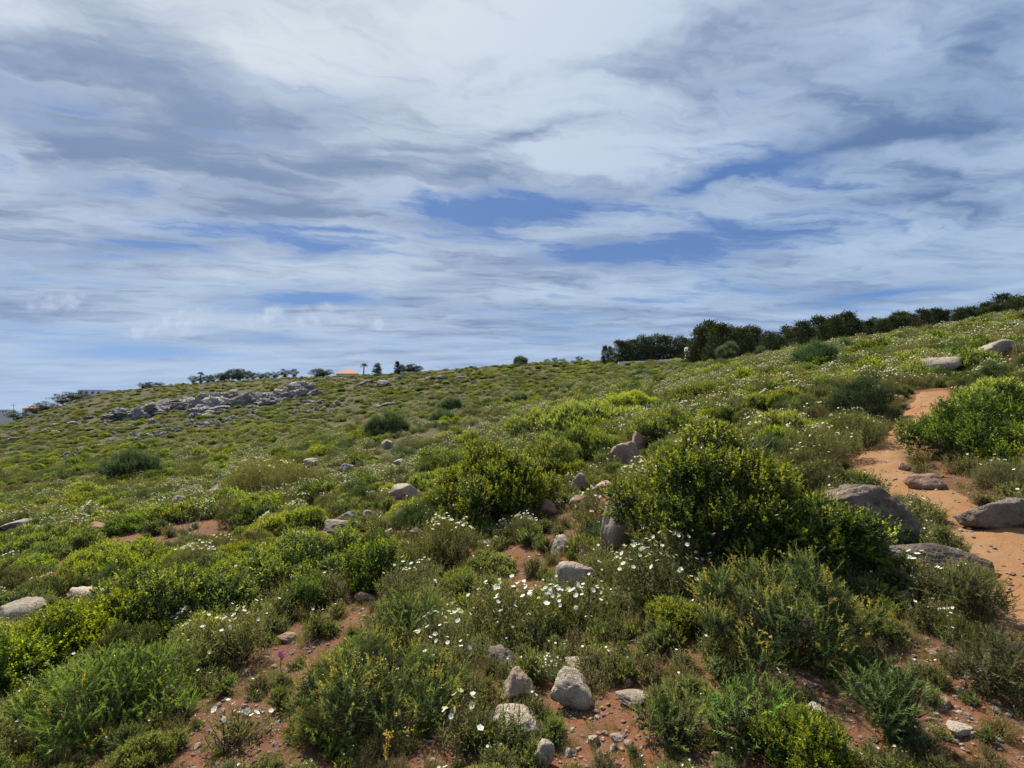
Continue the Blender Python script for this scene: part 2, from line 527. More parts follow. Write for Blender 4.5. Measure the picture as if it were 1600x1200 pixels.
class Buf:
    """collects coloured triangles and quads for one mesh"""
    def __init__(self):
        self.v = []; self.c = []; self.q = []; self.t = []; self.n = 0

    def quads(self, V, C):           # V (n,4,3), C (n,3)
        n = len(V)
        if not n: return
        self.v.append(V.reshape(-1, 3)); self.c.append(np.repeat(C, 4, 0))
        self.q.append((np.arange(n * 4) + self.n).reshape(n, 4)); self.n += n * 4

    def tris(self, V, C):
        n = len(V)
        if not n: return
        self.v.append(V.reshape(-1, 3)); self.c.append(np.repeat(C, 3, 0))
        self.t.append((np.arange(n * 3) + self.n).reshape(n, 3)); self.n += n * 3

    def raw(self, V, Fq, C):
        self.v.append(V); self.c.append(np.broadcast_to(C, (len(V), 3)))
        (self.q if Fq.shape[1] == 4 else self.t).append(Fq + self.n); self.n += len(V)

    def arrays(self):
        return np.concatenate(self.v), np.concatenate(self.c), (np.concatenate(self.q) if self.q else None), (np.concatenate(self.t) if self.t else None)

    def mesh(self, name, mat, smooth=False):
        v, c, q, t = self.arrays()
        return mesh_np(name, v, [f for f in (q, t) if f is not None], [mat], c, smooth=smooth)


def join_meshes(name, parts):
    """parts: list of (Buf, material) -> one mesh with several materials"""
    V = []; C = []; Fl = []; mi = []; mats = []; off = 0
    quads = []; tris = []; qi = []; ti = []
    for b, m in parts:
        if b is None or b.n == 0: continue
        v, c, q, t = b.arrays(); V.append(v); C.append(c); mats.append(m); k = len(mats) - 1
        if q is not None: quads.append(q + off); qi += [k] * len(q)
        if t is not None: tris.append(t + off); ti += [k] * len(t)
        off += len(v)
    if quads: Fl.append(np.concatenate(quads))
    if tris: Fl.append(np.concatenate(tris))
    return mesh_np(name, np.concatenate(V), Fl, mats, np.concatenate(C), qi + ti)


def unit(v):
    return v / np.maximum(np.linalg.norm(v, axis=-1, keepdims=True), 1e-9)


# ------------------------------------------------------------------ plant geometry
def leaf_quads(P, D, N, L, W, fold=0.15):
    S = unit(np.cross(D, N)); L = np.asarray(L)[:, None]; W = np.asarray(W)[:, None]
    mid = P + D * L * 0.55
    up = N * (W * fold)
    return np.stack([P, mid + S * W * 0.5 + up, P + D * L - up * 0.5, mid - S * W * 0.5 + up], 1)


def needle_tris(P, D, N, L, W):
    S = unit(np.cross(D, N)); L = np.asarray(L)[:, None]; W = np.asarray(W)[:, None]
    return np.stack([P - S * W * 0.5, P + S * W * 0.5, P + D * L], 1)


def tubes(paths, radii, sides=3):
    """paths (n,k,3), radii (n,k) -> verts, quads"""
    n, k, _ = paths.shape
    T = np.gradient(paths, axis=1); T = unit(T)
    ref = np.where(np.abs(T[..., 2:3]) > 0.9, np.array([1., 0, 0]), np.array([0, 0, 1.]))
    A = unit(np.cross(T, ref)); B = np.cross(T, A)
    ang = np.arange(sides) * 2 * np.pi / sides
    ring = paths[:, :, None, :] + radii[:, :, None, None] * (np.cos(ang)[None, None, :, None] * A[:, :, None, :] + np.sin(ang)[None, None, :, None] * B[:, :, None, :])
    V = ring.reshape(-1, 3)
    i = np.arange(n)[:, None, None]; j = np.arange(k - 1)[None, :, None]; s = np.arange(sides)[None, None, :]
    a = (i * k + j) * sides + s; b = (i * k + j) * sides + (s + 1) % sides
    Fq = np.stack([a, b, b + sides, a + sides], -1).reshape(-1, 4)
    return V, Fq


def lobes_for(rng, W, D, H, n, flat=0.0):
    c = []; r = []
    for k in range(n):
        a = rng.uniform(0, 2 * np.pi); d = math.sqrt(rng.uniform(0, 1)) * 0.33
        if k == 0: d = 0.04
        edge = d / 0.33
        rr = rng.uniform(0.22, 0.31) * (1.15 - 0.30 * edge)
        hh = H * (rng.uniform(0.78, 1.0) - 0.27 * edge * edge) if k else H * 0.95
        rz = min(hh * 0.5, rr * min(W, D) * 1.0 + 0.15 * H)
        c.append((math.cos(a) * d * W, math.sin(a) * d * D, max(hh - rz, rz * 0.6)))
        r.append((rr * W, rr * D, rz))
    C = np.array(c); R = np.array(r)
    m = int(10 + 16 * W + 14 * W * D)
    P, N = on_lobes(rng, C, R * 0.93, m, zmin=0.06 * H)
    rs = rng.uniform(0.075, 0.15, len(P)) * (0.45 + 0.55 * min(W, 1.5))
    hz = np.minimum(rs * rng.uniform(0.8, 1.25, len(P)), 0.35 * H)
    C2 = P + N * (rs * rng.uniform(-0.5, 0.55, len(P)))[:, None]
    C2[:, 2] = np.maximum(C2[:, 2], hz * 0.5)
    return np.concatenate([C, C2]), np.concatenate([R * 0.86, np.stack([rs, rs, hz], 1)])


def on_lobes(rng, C, R, n, inset=0.0, zmin=0.03):
    """points on the outer skin of a group of ellipsoids, with normals"""
    P = np.zeros((0, 3)); N = np.zeros((0, 3))
    area = R[:, 0] * R[:, 1] + R[:, 0] * R[:, 2] + R[:, 1] * R[:, 2]
    tries = 0
    while len(P) < n and tries < 12:
        tries += 1
        k = rng.choice(len(C), size=n * 2, p=area / area.sum())
        d = unit(rng.normal(size=(n * 2, 3))); d[:, 2] = np.where(rng.random(n * 2) < 0.75, np.abs(d[:, 2]), d[:, 2])
        p = C[k] + d * R[k] * (1 - inset)
        nn = unit(d / R[k])
        q = (p[:, None, :] - C[None]) / R[None]
        ins = (q ** 2).sum(-1); ins[np.arange(len(p)), k] = 9
        ok = (ins.min(1) > (0.94 - inset) ** 2) & (p[:, 2] > zmin)
        P = np.concatenate([P, p[ok]]); N = np.concatenate([N, nn[ok]])
    return P[:n], N[:n]


def in_lobes(rng, C, R, n, lo=0.45, hi=0.88):
    k = rng.integers(len(C), size=n)
    d = unit(rng.normal(size=(n, 3))); r = rng.uniform(lo, hi, n)[:, None]
    p = C[k] + d * R[k] * r
    p[:, 2] = np.maximum(p[:, 2], 0.01)
    return p, d


def lerp(a, b, t):
    a = np.asarray(a); b = np.asarray(b); t = np.asarray(t)[..., None]
    return a * (1 - t) + b * t


def shoot_leaves(rng, buf, B, D, Ls, k, leafL, leafW, cols, a0=70, a1=22, t0=0.2, kind='quad', bend=0.25, jitter=0.25, fold=0.15):
    """k leaves along every shoot; cols: function(tpos array, shoot index array) -> (n,3)"""
    S = len(B)
    t = np.clip(np.linspace(t0, 1.0, k)[None, :] + rng.uniform(-0.5, 0.5, (S, k)) / k, 0, 1)
    droop = rng.normal(size=(S, 3)) * bend * 0.5
    P = B[:, None, :] + D[:, None, :] * (Ls[:, None] * t)[..., None] + droop[:, None, :] * (Ls[:, None] * t ** 2)[..., None]
    T = unit(D[:, None, :] + 2 * droop[:, None, :] * t[..., None])
    ref = np.where(np.abs(T[..., 2:3]) > 0.92, np.array([1., 0, 0]), np.array([0, 0, 1.]))
    A = unit(np.cross(T, ref)); Bv = np.cross(T, A)
    phi = np.arange(k)[None, :] * 2.39996 + rng.uniform(0, 6.28, (S, 1)) + rng.normal(size=(S, k)) * 0.3
    rad = A * np.cos(phi)[..., None] + Bv * np.sin(phi)[..., None]
    ang = np.radians(a0 + (a1 - a0) * t + rng.normal(size=(S, k)) * 12)[..., None]
    LD = unit(T * np.cos(ang) + rad * np.sin(ang) + rng.normal(size=(S, k, 3)) * jitter * 0.3)
    N = unit(T - (T * LD).sum(-1, keepdims=True) * LD + rng.normal(size=(S, k, 3)) * jitter)
    N = unit(N - (N * LD).sum(-1, keepdims=True) * LD)
    sz = rng.uniform(0.7, 1.2, (S, k)) * (1.0 - 0.3 * t) * rng.uniform(0.65, 1.4, (S, 1))
    c = cols(t.reshape(-1), np.repeat(np.arange(S), k))
    P, LD, N, sz = P.reshape(-1, 3), LD.reshape(-1, 3), N.reshape(-1, 3), sz.reshape(-1)
    if kind == 'quad':
        buf.quads(leaf_quads(P, LD, N, sz * leafL, sz * leafW, fold), c)
    else:
        buf.tris(needle_tris(P, LD, N, sz * leafL, sz * leafW), c)


def branches(rng, buf, targets, base_r=0.012, col=(0.1, 0.075, 0.055), spread=0.06, k=5):
    n = len(targets)
    if n == 0: return
    st = np.concatenate([rng.normal(size=(n, 2)) * spread, np.full((n, 1), -0.03)], 1)
    mid = (st + targets) * 0.5; mid[:, :2] *= 0.65; mid[:, 2] = targets[:, 2] * 0.5
    mid += rng.normal(size=(n, 3)) * 0.03
    t = np.linspace(0, 1, k)[None, :, None]
    path = st[:, None] * (1 - t) ** 2 + 2 * mid[:, None] * t * (1 - t) + targets[:, None] * t ** 2
    r = base_r * (1 - 0.75 * np.linspace(0, 1, k))[None, :] * rng.uniform(0.5, 1.0, (n, 1))
    V, Fq = tubes(path, r)
    buf.raw(V, Fq, np.array(col))


def petals(rng, buf, P, N, r, col=(0.74, 0.74, 0.69), core=(0.75, 0.50, 0.05)):
    n = len(P)
    if n == 0: return
    ref = np.where(np.abs(N[:, 2:3]) > 0.9, np.array([1., 0, 0]), np.array([0, 0, 1.]))
    A = unit(np.cross(N, ref)); B = np.cross(N, A)
    r = np.asarray(r)
    off = rng.uniform(0, 6.28, n)
    for k in range(5):
        a = off + k * 2 * np.pi / 5
        d = A * np.cos(a)[:, None] + B * np.sin(a)[:, None]; s = -A * np.sin(a)[:, None] + B * np.cos(a)[:, None]
        rr = r[:, None]
        V = np.stack([P + d * rr * 0.05, P + d * rr * 0.62 + s * rr * 0.52 + N * rr * 0.18, P + d * rr + N * rr * 0.28, P + d * rr * 0.62 - s * rr * 0.52 + N * rr * 0.22], 1)
        buf.quads(V, np.repeat(np.array([col]), n, 0) * rng.uniform(0.92, 1.05, (n, 1)))
    V = np.stack([P + A * r[:, None] * 0.2 + N * r[:, None] * .16, P + B * r[:, None] * 0.2 + N * r[:, None] * .16, P - A * r[:, None] * 0.2 + N * r[:, None] * .16, P - B * r[:, None] * 0.2 + N * r[:, None] * .16], 1)
    buf.quads(V, np.repeat(np.array([core]), n, 0))


def mastic(seed, W=1.0, D=1.0, H=0.6, dens=1.0, leafL=0.027, fresh=0.55, nl=9, lod=1.0):
    """rounded leathery leaves, yellow-green young tips"""
    rng = np.random.default_rng(seed)
    C, R = lobes_for(rng, W, D, H, nl)
    area = 2.2 * (W * D + (W + D) * H)
    n = int(250 * area * dens)
    P, N = on_lobes(rng, C, R, n)
    n = len(P)
    Ls = rng.uniform(0.09, 0.17, n) * (leafL / 0.027)
    Dr = unit(N * 0.7 + np.array([0, 0, 0.75]) + rng.normal(size=(n, 3)) * 0.35)
    B = P - Dr * Ls[:, None] * 0.75
    young = np.clip(fresh + rng.normal(size=n) * 0.28 + 0.30 * fbm(P * 3.0 + seed, 2), 0, 1)
    old_shade = np.array([0.045, 0.080, 0.017]); yg = np.array([0.45, 0.455, 0.03])  # older leaves' green, darkened further to paint shade inside the bush
    tone = rng.uniform(0.75, 1.2, n)

    def cols(t, s):
        y = young[s] * np.clip((t - 0.1) / 0.55, 0, 1)
        return lerp(old_shade, yg, y) * tone[s][:, None] * rng.uniform(0.8, 1.2, len(t))[:, None]
    f = Buf()
    shoot_leaves(rng, f, B, Dr, Ls, int(13 * lod), leafL, leafL * 0.62, cols, 75, 25)
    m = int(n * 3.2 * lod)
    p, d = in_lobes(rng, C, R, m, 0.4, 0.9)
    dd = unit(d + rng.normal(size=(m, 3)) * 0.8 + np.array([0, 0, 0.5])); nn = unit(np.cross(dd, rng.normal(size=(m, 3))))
    f.quads(leaf_quads(p, dd, nn, rng.uniform(1, 1.6, m) * leafL * 1.15, rng.uniform(0.7, 1.1, m) * leafL * 0.75), np.repeat(old_shade[None], m, 0) * rng.uniform(0.7, 1.25, (m, 1)))
    b = Buf(); branches(rng, b, B[rng.choice(n, min(n, int(45 + 30 * W)), replace=False)] if n else B, 0.013 * max(W, 0.7), spread=0.08 * W)
    if n > 20:
        q = rng.choice(n, 16, replace=False); branches(rng, b, P[q] + Dr[q] * rng.uniform(0.02, 0.13, (16, 1)) * max(W, 0.6), 0.007, spread=0.08 * W, k=7)
    return {'foliage': (f, 'leaf'), 'branches': (b, 'bark')}


def rockrose(seed, W=0.8, D=0.8, H=0.5, dens=1.0, flowers=22, lod=1.0, dry=0.0, fr=0.0175):
    """upright wiry stems with narrow leaves and white five-petalled flowers"""
    rng = np.random.default_rng(seed)
    C, R = lobes_for(rng, W, D, H, 6)
    n = int(150 * 2.2 * (W * D + (W + D) * H) * dens)
    P, N = on_lobes(rng, C, R, n); n = len(P)
    Ls = rng.uniform(0.12, 0.26, n)
    Dr = unit(N * 0.35 + np.array([0, 0, 1.0]) + rng.normal(size=(n, 3)) * 0.22)
    B = P - Dr * Ls[:, None] * 0.8
    ca = np.array([0.080, 0.105, 0.032]); cb = np.array([0.27, 0.265, 0.095]); cd = np.array([0.25, 0.165, 0.085])
    mixv = rng.random(n); dr = (rng.random(n) < 0.10 + dry).astype(float)

    def cols(t, s):
        c = lerp(ca, cb, np.clip(mixv[s] * 0.6 + t * 0.5, 0, 1)); c = lerp(c, cd, dr[s] * 0.8)
        return c * rng.uniform(0.75, 1.25, len(t))[:, None]
    f = Buf()
    shoot_leaves(rng, f, B, Dr, Ls, int(16 * lod), 0.030, 0.0085 / min(1, lod), cols, 60, 25, 0.05, 'quad', 0.3)
    m = int(n * 3 * lod); p, d = in_lobes(rng, C, R, m, 0.2, 0.85)
    dd = unit(d * 0.5 + rng.normal(size=(m, 3)) * 0.6 + np.array([0, 0, 0.6])); nn = unit(np.cross(dd, rng.normal(size=(m, 3))))
    f.quads(leaf_quads(p, dd, nn, rng.uniform(0.03, 0.05, m), rng.uniform(0.009, 0.014, m)), lerp(ca * 0.9, cd * 0.8, rng.random(m) * 0.7))  # inner leaves: some dry brown, colours dimmed as painted interior shade
    b = Buf(); branches(rng, b, (B + Dr * Ls[:, None] * 0.9)[rng.choice(n, min(n, 90), replace=False)], 0.006, (0.13, 0.09, 0.06), 0.07 * W)
    fl = Buf(); spots = None
    if flowers:
        k = np.argsort(-(P[:, 2] / H + rng.random(n) * 2.0 + 0.5 * N[:, 2]))[:flowers]
        fp = P[k] + Dr[k] * Ls[k][:, None] * 0.25; fnn = unit(Dr[k] * 0.7 + N[k] * 0.5 + rng.normal(size=(len(k), 3)) * 0.5)
        rr = rng.uniform(0.75, 1.15, len(k)) * fr
        petals(rng, fl, fp, fnn, rr)
        spots = (fp, fnn, rr)
    return {'foliage': (f, 'needle'), 'branches': (b, 'bark'), 'flowers': (fl, 'petal'), 'spots': spots}


def heath(seed, W=0.8, D=0.8, H=0.5, dens=1.0, ca=(0.060, 0.082, 0.026), cb=(0.235, 0.25, 0.065), tips=0.0, lod=1.0, plume=1.0):
    """feathery upright plumes of short needles; tips: share with orange-yellow ends"""
    rng = np.random.default_rng(seed)
    C, R = lobes_for(rng, W, D, H, 7)
    n = int(165 * 2.2 * (W * D + (W + D) * H) * dens)
    P, N = on_lobes(rng, C, R, n); n = len(P)
    Ls = rng.uniform(0.08, 0.19, n) * plume
    Dr = unit(N * 0.75 + np.array([0, 0, 0.65]) + rng.normal(size=(n, 3)) * 0.30)
    B = P - Dr * Ls[:, None] * 0.75
    ca = np.array(ca); cb = np.array(cb); co = np.array([0.52, 0.33, 0.045]); tone = rng.uniform(0.7, 1.25, n)
    clump = fbm(P * 3.5 + seed * 1.7, 2)
    tip = (rng.random(n) < np.clip(tips * (1.0 + 2.2 * clump), 0, 1)).astype(float)

    def cols(t, s):
        c = lerp(ca, cb, np.clip(t * 1.1 - 0.1, 0, 1)) * tone[s][:, None]
        c = lerp(c, co, tip[s] * np.clip((t - 0.6) / 0.3, 0, 1) * 0.7)
        return c * rng.uniform(0.75, 1.25, len(t))[:, None]
    f = Buf()
    shoot_leaves(rng, f, B, Dr, Ls, int(38 * lod), 0.023, 0.0046 / max(lod, 0.3), cols, 62, 30, 0.02, 'tri', 0.3)
    ti = np.nonzero(tip)[0]
    if len(ti):
        shoot_leaves(rng, f, B[ti], Dr[ti], Ls[ti] * 1.05, 9, 0.014, 0.010, lambda t, q: np.repeat(co[None], len(t), 0) * rng.uniform(0.7, 1.35, (len(t), 1)), 65, 25, 0.6)
    m = int(n * 6 * lod); p, d = in_lobes(rng, C, R, m, 0.3, 0.9)
    dd = unit(d * 0.5 + rng.normal(size=(m, 3)) * 0.6 + np.array([0, 0, 0.6])); nn = unit(np.cross(dd, rng.normal(size=(m, 3))))
    f.tris(needle_tris(p, dd, nn, rng.uniform(0.03, 0.06, m), rng.uniform(0.007, 0.012, m)), np.repeat(ca[None], m, 0) * rng.uniform(0.6, 1.2, (m, 1)))  # inner needles mostly darker, the shade inside the bush put into their colour
    b = Buf(); branches(rng, b, (B + Dr * Ls[:, None] * 0.5)[rng.choice(n, min(n, 80), replace=False)], 0.007, (0.085, 0.06, 0.045), 0.06 * W)
    return {'foliage': (f, 'needle'), 'branches': (b, 'bark')}


def broom(seed, W=1.4, D=1.4, H=1.0, dens=0.65, ca=(0.050, 0.080, 0.045), cb=(0.17, 0.225, 0.13), lod=1.0):
    """dense dome of thin upright blue-green twigs"""
    rng = np.random.default_rng(seed)
    C, R = lobes_for(rng, W, D, H, 5); R[:, :2] *= 1.12
    n = int(420 * (W * D + (W + D) * H) * dens)
    P, N = on_lobes(rng, C, R, n); n = len(P)
    Dr = unit(N * 0.8 + np.array([0, 0, 0.7]) + rng.normal(size=(n, 3)) * 0.22)
    Ls = rng.uniform(0.14, 0.42, n); B = P - Dr * Ls[:, None] * 0.6
    ca = np.array(ca); cb = np.array(cb); tone = rng.uniform(0.75, 1.2, n)

    def cols(t, s):
        return lerp(ca, cb, t) * tone[s][:, None] * rng.uniform(0.85, 1.15, len(t))[:, None]
    f = Buf()
    shoot_leaves(rng, f, B, Dr, Ls, int(10 * lod), 0.085, 0.010, cols, 24, 12, 0.0, 'tri', 0.2)
    m = n * 2; p, d = in_lobes(rng, C, R, m, 0.3, 0.85)
    dd = unit(d + rng.normal(size=(m, 3)) * 0.5 + np.array([0, 0, 0.5])); nn = unit(np.cross(dd, rng.normal(size=(m, 3))))
    f.tris(needle_tris(p, dd, nn, rng.uniform(0.1, 0.2, m), rng.uniform(0.02, 0.04, m)), np.repeat(ca[None], m, 0) * rng.uniform(0.6, 1.1, (m, 1)))  # inner twigs coloured darker to stand for shade within the dome
    b = Buf(); branches(rng, b, B[rng.choice(n, min(n, 50), replace=False)], 0.014, spread=0.1)
    return {'foliage': (f, 'needle'), 'branches': (b, 'bark')}


# --- objects from the builders
PART_NAME = {'foliage': 'foliage', 'branches': 'branches', 'flowers': 'flowers'}


def proto_meshes(name, parts, single_flowers=False):
    out = {}
    for k in ('foliage', 'branches', 'flowers'):
        if k in parts and parts[k][0].n and not (k == 'flowers' and single_flowers):
            b, m = parts[k]
            out[k] = b.mesh(name + '_' + k, M[m])
    return out


FLOWER_MESH = None


def plant(name, meshes, loc, rotz, scale, label, cat, group=None, spots=None, tilt=(0, 0)):
    root = add(name, None, None, loc, (tilt[0], tilt[1], rotz), scale, label=label, category=cat)
    root.empty_display_size = 0.1
    if group: root['group'] = group
    for k, me in meshes.items():
        o = add(PART_NAME[k], me, root)
        if k in ('flowers',): o['kind'] = 'stuff'
    if spots is not None:
        for p, n, r in zip(*spots):
            q = Vector(n).to_track_quat('Z', 'Y')
            o = add('flower', FLOWER_MESH, root, Vector(p), q.to_euler(), (r / 0.02,) * 3)
    return root


def flower_mesh():
    b = Buf(); rng = np.random.default_rng(3)
    petals(rng, b, np.zeros((1, 3)), np.array([[0, 0, 1.]]), np.array([0.02]))
    return b.mesh('white_flower', M['petal'])


FLOWER_MESH = flower_mesh()

# ------------------------------------------------------------------ ground and path
PATH_EDGES = [((1442, 613), (1482, 613)), ((1436, 622), (1480, 622)), ((1415, 648), (1468, 650)), ((1383, 680), (1440, 685)), ((1338, 715), (1420, 722)), ((1322, 745), (1445, 752)),
              ((1375, 778), (1512, 775)), ((1455, 815), (1560, 812)), ((1500, 858), (1650, 838)), ((1560, 915), (1740, 880)), ((1600, 1000), (1850, 950)), ((1640, 1150), (2000, 1080))]
_pl = np.array([hit(*e[0])[:2] for e in PATH_EDGES]); _pr = np.array([hit(*e[1])[:2] for e in PATH_EDGES])


def _smooth_line(p, n):
    s = np.concatenate([[0], np.cumsum(np.linalg.norm(np.diff(p, axis=0), axis=1))])
    u = np.linspace(0, s[-1], n)
    q = np.stack([np.interp(u, s, p[:, i]) for i in (0, 1)], 1)
    ker = np.ones(9) / 9
    for _ in range(2):
        q = np.stack([np.convolve(np.pad(q[:, i], 4, mode='reflect', reflect_type='odd'), ker, 'valid') for i in (0, 1)], 1)
    return q


_mid = _smooth_line((_pl + _pr) / 2, 170)
_s0 = np.concatenate([[0], np.cumsum(np.linalg.norm(np.diff((_pl + _pr) / 2, axis=0), axis=1))])
_wid = np.interp(np.linspace(0, _s0[-1], 170), _s0, np.clip(np.linalg.norm(_pl - _pr, axis=1), 0.6, 1.15) * 0.93)


def path_dist(x, y):
    """signed distance to the edge of the path (negative: on it)"""
    x = np.atleast_1d(x); y = np.atleast_1d(y)
    d = np.hypot(x[:, None] - _mid[None, :, 0], y[:, None] - _mid[None, :, 1])
    k = d.argmin(1)
    return d[np.arange(len(x)), k] - _wid[k] * 0.5


def soil_patch_list():
    rects = [(525, 925, 610, 1010, .5), (420, 960, 520, 1090, .5), (855, 1085, 1010, 1195, .5), (1430, 1075, 1600, 1200, .6), (225, 805, 345, 850, .6), (1060, 1110, 1330, 1200, .5),
             (775, 865, 835, 945, .35), (330, 1080, 440, 1190, .4), (1260, 1020, 1440, 1120, .4), (1440, 1010, 1600, 1090, .35), (640, 1120, 760, 1190, .3), (840, 800, 960, 850, .3), (130, 850, 230, 880, .4), (420, 1150, 480, 1200, .4)]
    out = []
    for x0, y0, x1, y1, s in rects:
        c = hit((x0 + x1) / 2, (y0 + y1) / 2); l = hit(x0, (y0 + y1) / 2); r = hit(x1, (y0 + y1) / 2)
        n = hit((x0 + x1) / 2, y1); f = hit((x0 + x1) / 2, y0)
        out.append((c[0], c[1], abs(r[0] - l[0]) / 2, abs(f[1] - n[1]) / 2, s))
    return out


SOIL = soil_patch_list()
SOIL_VIEW = [(860, 1095, 1005, 1190), (530, 930, 605, 1005), (425, 965, 515, 1085), (1440, 1085, 1600, 1195), (780, 870, 830, 940), (1270, 1030, 1330, 1100), (230, 810, 340, 845)]


def soil_mask(x, y):
    x = np.asarray(x); y = np.asarray(y); m = np.zeros(x.shape)
    for cx, cy, rx, ry, s in SOIL:
        m = np.maximum(m, np.clip(1.5 - np.sqrt(((x - cx) / rx) ** 2 + ((y - cy) / ry) ** 2), 0, 1))
    return m


def build_ground():
    nx, ny = 460, 440
    u = np.linspace(-1, 1, nx); c = math.asinh(6000 / 1.6)
    xs = 1.6 * np.sinh(c * u)
    v = np.linspace(-0.42, 1, ny); cy = math.asinh(9000 / 2.2)
    ys = 3.0 + 2.2 * np.sinh(cy * v)
    X, Y = np.meshgrid(xs, ys)
    Z = ground(X, Y)
    Vv = np.stack([X, Y, Z], -1).reshape(-1, 3)
    i = np.arange(ny - 1)[:, None] * nx + np.arange(nx - 1)[None]
    Fq = np.stack([i, i + 1, i + nx + 1, i + nx], -1).reshape(-1, 4)
    far = np.clip((np.hypot(X, Y) - 7) / 14, 0, 1)
    g = 0.22 + 0.75 * far + 0.25 * fbm2(X, Y, 0.25, 2, 9.0)
    near = np.hypot(X, Y) < 40
    pd = np.full(X.shape, 9.0); pd[near] = path_dist(X[near], Y[near])
    g = g - np.clip(1 - pd / 0.5, 0, 1) * 1.0 - soil_mask(X, Y) * 0.8
    me = mesh_np('ground', Vv, [Fq], [M['ground']], smooth=True, attr={'Green': g.reshape(-1)})
    add('ground', me, kind='structure')


def build_path():
    n, m = 170, 49
    T = unit(np.gradient(_mid, axis=0)); Nn = np.stack([-T[:, 1], T[:, 0]], 1)
    s = np.linspace(-1, 1, m)
    edge = 1.12 + 0.35 * fbm2(np.arange(n), np.zeros(n), 0.13, 2, 3.0)
    edge2 = 1.12 + 0.35 * fbm2(np.arange(n), np.zeros(n), 0.13, 2, 6.0)
    w = np.where(s[None] < 0, edge[:, None], edge2[:, None]) * _wid[:, None] * 0.5 * s[None]
    P = _mid[:, None, :] + Nn[:, None, :] * w[..., None]
    z = ground(P[..., 0], P[..., 1])
    prof = 0.022 * (1 - np.abs(s) ** 3) - 0.035 * np.abs(s) ** 5
    z = z + prof[None] + 0.045 * fbm2(P[..., 0], P[..., 1], 2.6, 5, 2.0) + 0.015
    Vv = np.concatenate([P, z[..., None]], -1).reshape(-1, 3)
    i = np.arange(n - 1)[:, None] * m + np.arange(m - 1)[None]
    Fq = np.stack([i, i + m, i + m + 1, i + 1], -1).reshape(-1, 4)
    add('path', mesh_np('path', Vv, [Fq], [M['path']], smooth=True), kind='structure')


build_ground()
build_path()

# ------------------------------------------------------------------ rocks
_ICO = {}


def ico(level):
    if level not in _ICO:
        bm = bmesh.new(); bmesh.ops.create_icosphere(bm, subdivisions=level, radius=1.0)
        v = np.array([q.co[:] for q in bm.verts]); f = np.array([[q.index for q in p.verts] for p in bm.faces]); bm.free()
        _ICO[level] = (unit(v), f)
    return _ICO[level]


def rock_mesh(name, seed, mat, level=4, planes=15, rough=0.06, sharp=34.0, strata=0.0):
    rng = np.random.default_rng(seed); d, f = ico(level)
    pn = unit(rng.normal(size=(planes, 3))); pd = rng.uniform(0.62, 1.0, planes)
    q = np.maximum((d @ pn.T) / pd[None], 1e-3)
    inv = (q ** sharp).sum(1) ** (1 / sharp)
    r = 1.0 / np.maximum(inv, 0.72)
    v = d * r[:, None]
    warp = 0.35 * np.stack([fbm(v * 1.5 + seed + 3.1, 2), fbm(v * 1.5 + seed + 7.7, 2), fbm(v * 1.5 + seed + 11.3, 2)], -1)
    crack = np.abs(perlin((v + warp) * np.array([2.1, 2.1, 3.0]) + seed * 0.31))
    v = v + d * (rough * 1.6 * fbm(v * 1.8 + seed, 4)[:, None]) + d * (rough * 0.8 * fbm(v * 6 + seed, 4, 0.6)[:, None]) - d * (rough * 1.3 * np.exp(-(crack / 0.05) ** 2))[:, None]
    if strata:
        v = v + d * (strata * (np.abs(perlin(np.stack([v[:, 0] * 0.6, v[:, 1] * 0.6, v[:, 2] * 4.0 + v[:, 0]], -1) + seed))[:, None] - 0.2))
    v -= (v.max(0) + v.min(0)) / 2
    v /= (v.max(0) - v.min(0)).max() / 2 * 0.9
    v = v / (np.abs(v).max(0))      # fill the unit box
    return mesh_np(name, v, [f], [mat], smooth=(level > 3))


SHORT_ROCK = {1: 'the big dark slab', 2: 'the long brown slab', 3: 'the dark boulder beyond the path', 4: 'the flat brown rock by the path', 5: 'the rounded grey boulder', 7: 'the low rock in dry grass', 8: 'the small reddish rock',
              9: 'the tall upright stone', 10: 'the square-topped block', 11: 'the pinkish boulder', 13: 'the pointed grey stone', 14: 'the pink blocky stone', 16: 'the low brown stone', 17: 'the sloping brown stone', 19: 'the red-brown stone',
              20: 'the notched grey rock', 21: 'the triangular grey rock', 22: 'the broad pale rock', 23: 'the cleft rock', 24: 'the layered slab', 25: 'the egg-shaped stone', 26: 'the low shaded stone', 40: 'the double-humped rock', 41: 'the flat beige rock',
              44: 'the rounded grey stone', 45: 'the hollowed edge boulder', 46: 'the long cream boulder', 47: 'the humped pale rock', 48: 'the shaded brown rock', 49: 'the deeply shaded grey rock', 51: 'the grey stone at the left edge', 53: 'the white edge boulder',
              54: 'the tan flat-topped rock', 55: 'the grey slab on the left', 56: 'the lone pale rock', 57: 'the small round grey rock', 59: 'the cream rock in pale grass', 60: 'the brown crest rock'}
SHORT_SHRUB = {11: 'the largest shrub', 12: 'the dark shrub beside the largest', 14: 'the bright middle shrub', 15: 'the darker central shrub', 16: 'the central crest shrub', 17: 'the right-hand crest shrub', 18: 'the shrub over the dark hollow', 20: 'the shrub below cream boulder',
               22: 'the flat yellow-green mat', 25: 'the vivid flat-topped shrub', 26: 'the large dark path-side shrub', 27: 'the shrub left of the path', 41: 'the feathery corner bush', 42: 'the feathery dark bush', 43: 'the big rusty gorse', 44: 'the wide orange-tipped gorse',
               45: 'the fresh green bottom bush', 46: 'the upright heath at the bottom', 49: 'the dry olive bush', 50: 'the sprawling corner bush', 51: 'the spiky heath above the path', 67: 'the pale flowering rockrose', 71: 'the brownish thicket', 81: 'the lone blue-green broom', 82: 'the wide broom'}
MARKS = []      # (px, py, phrase) to describe the smaller shrubs by
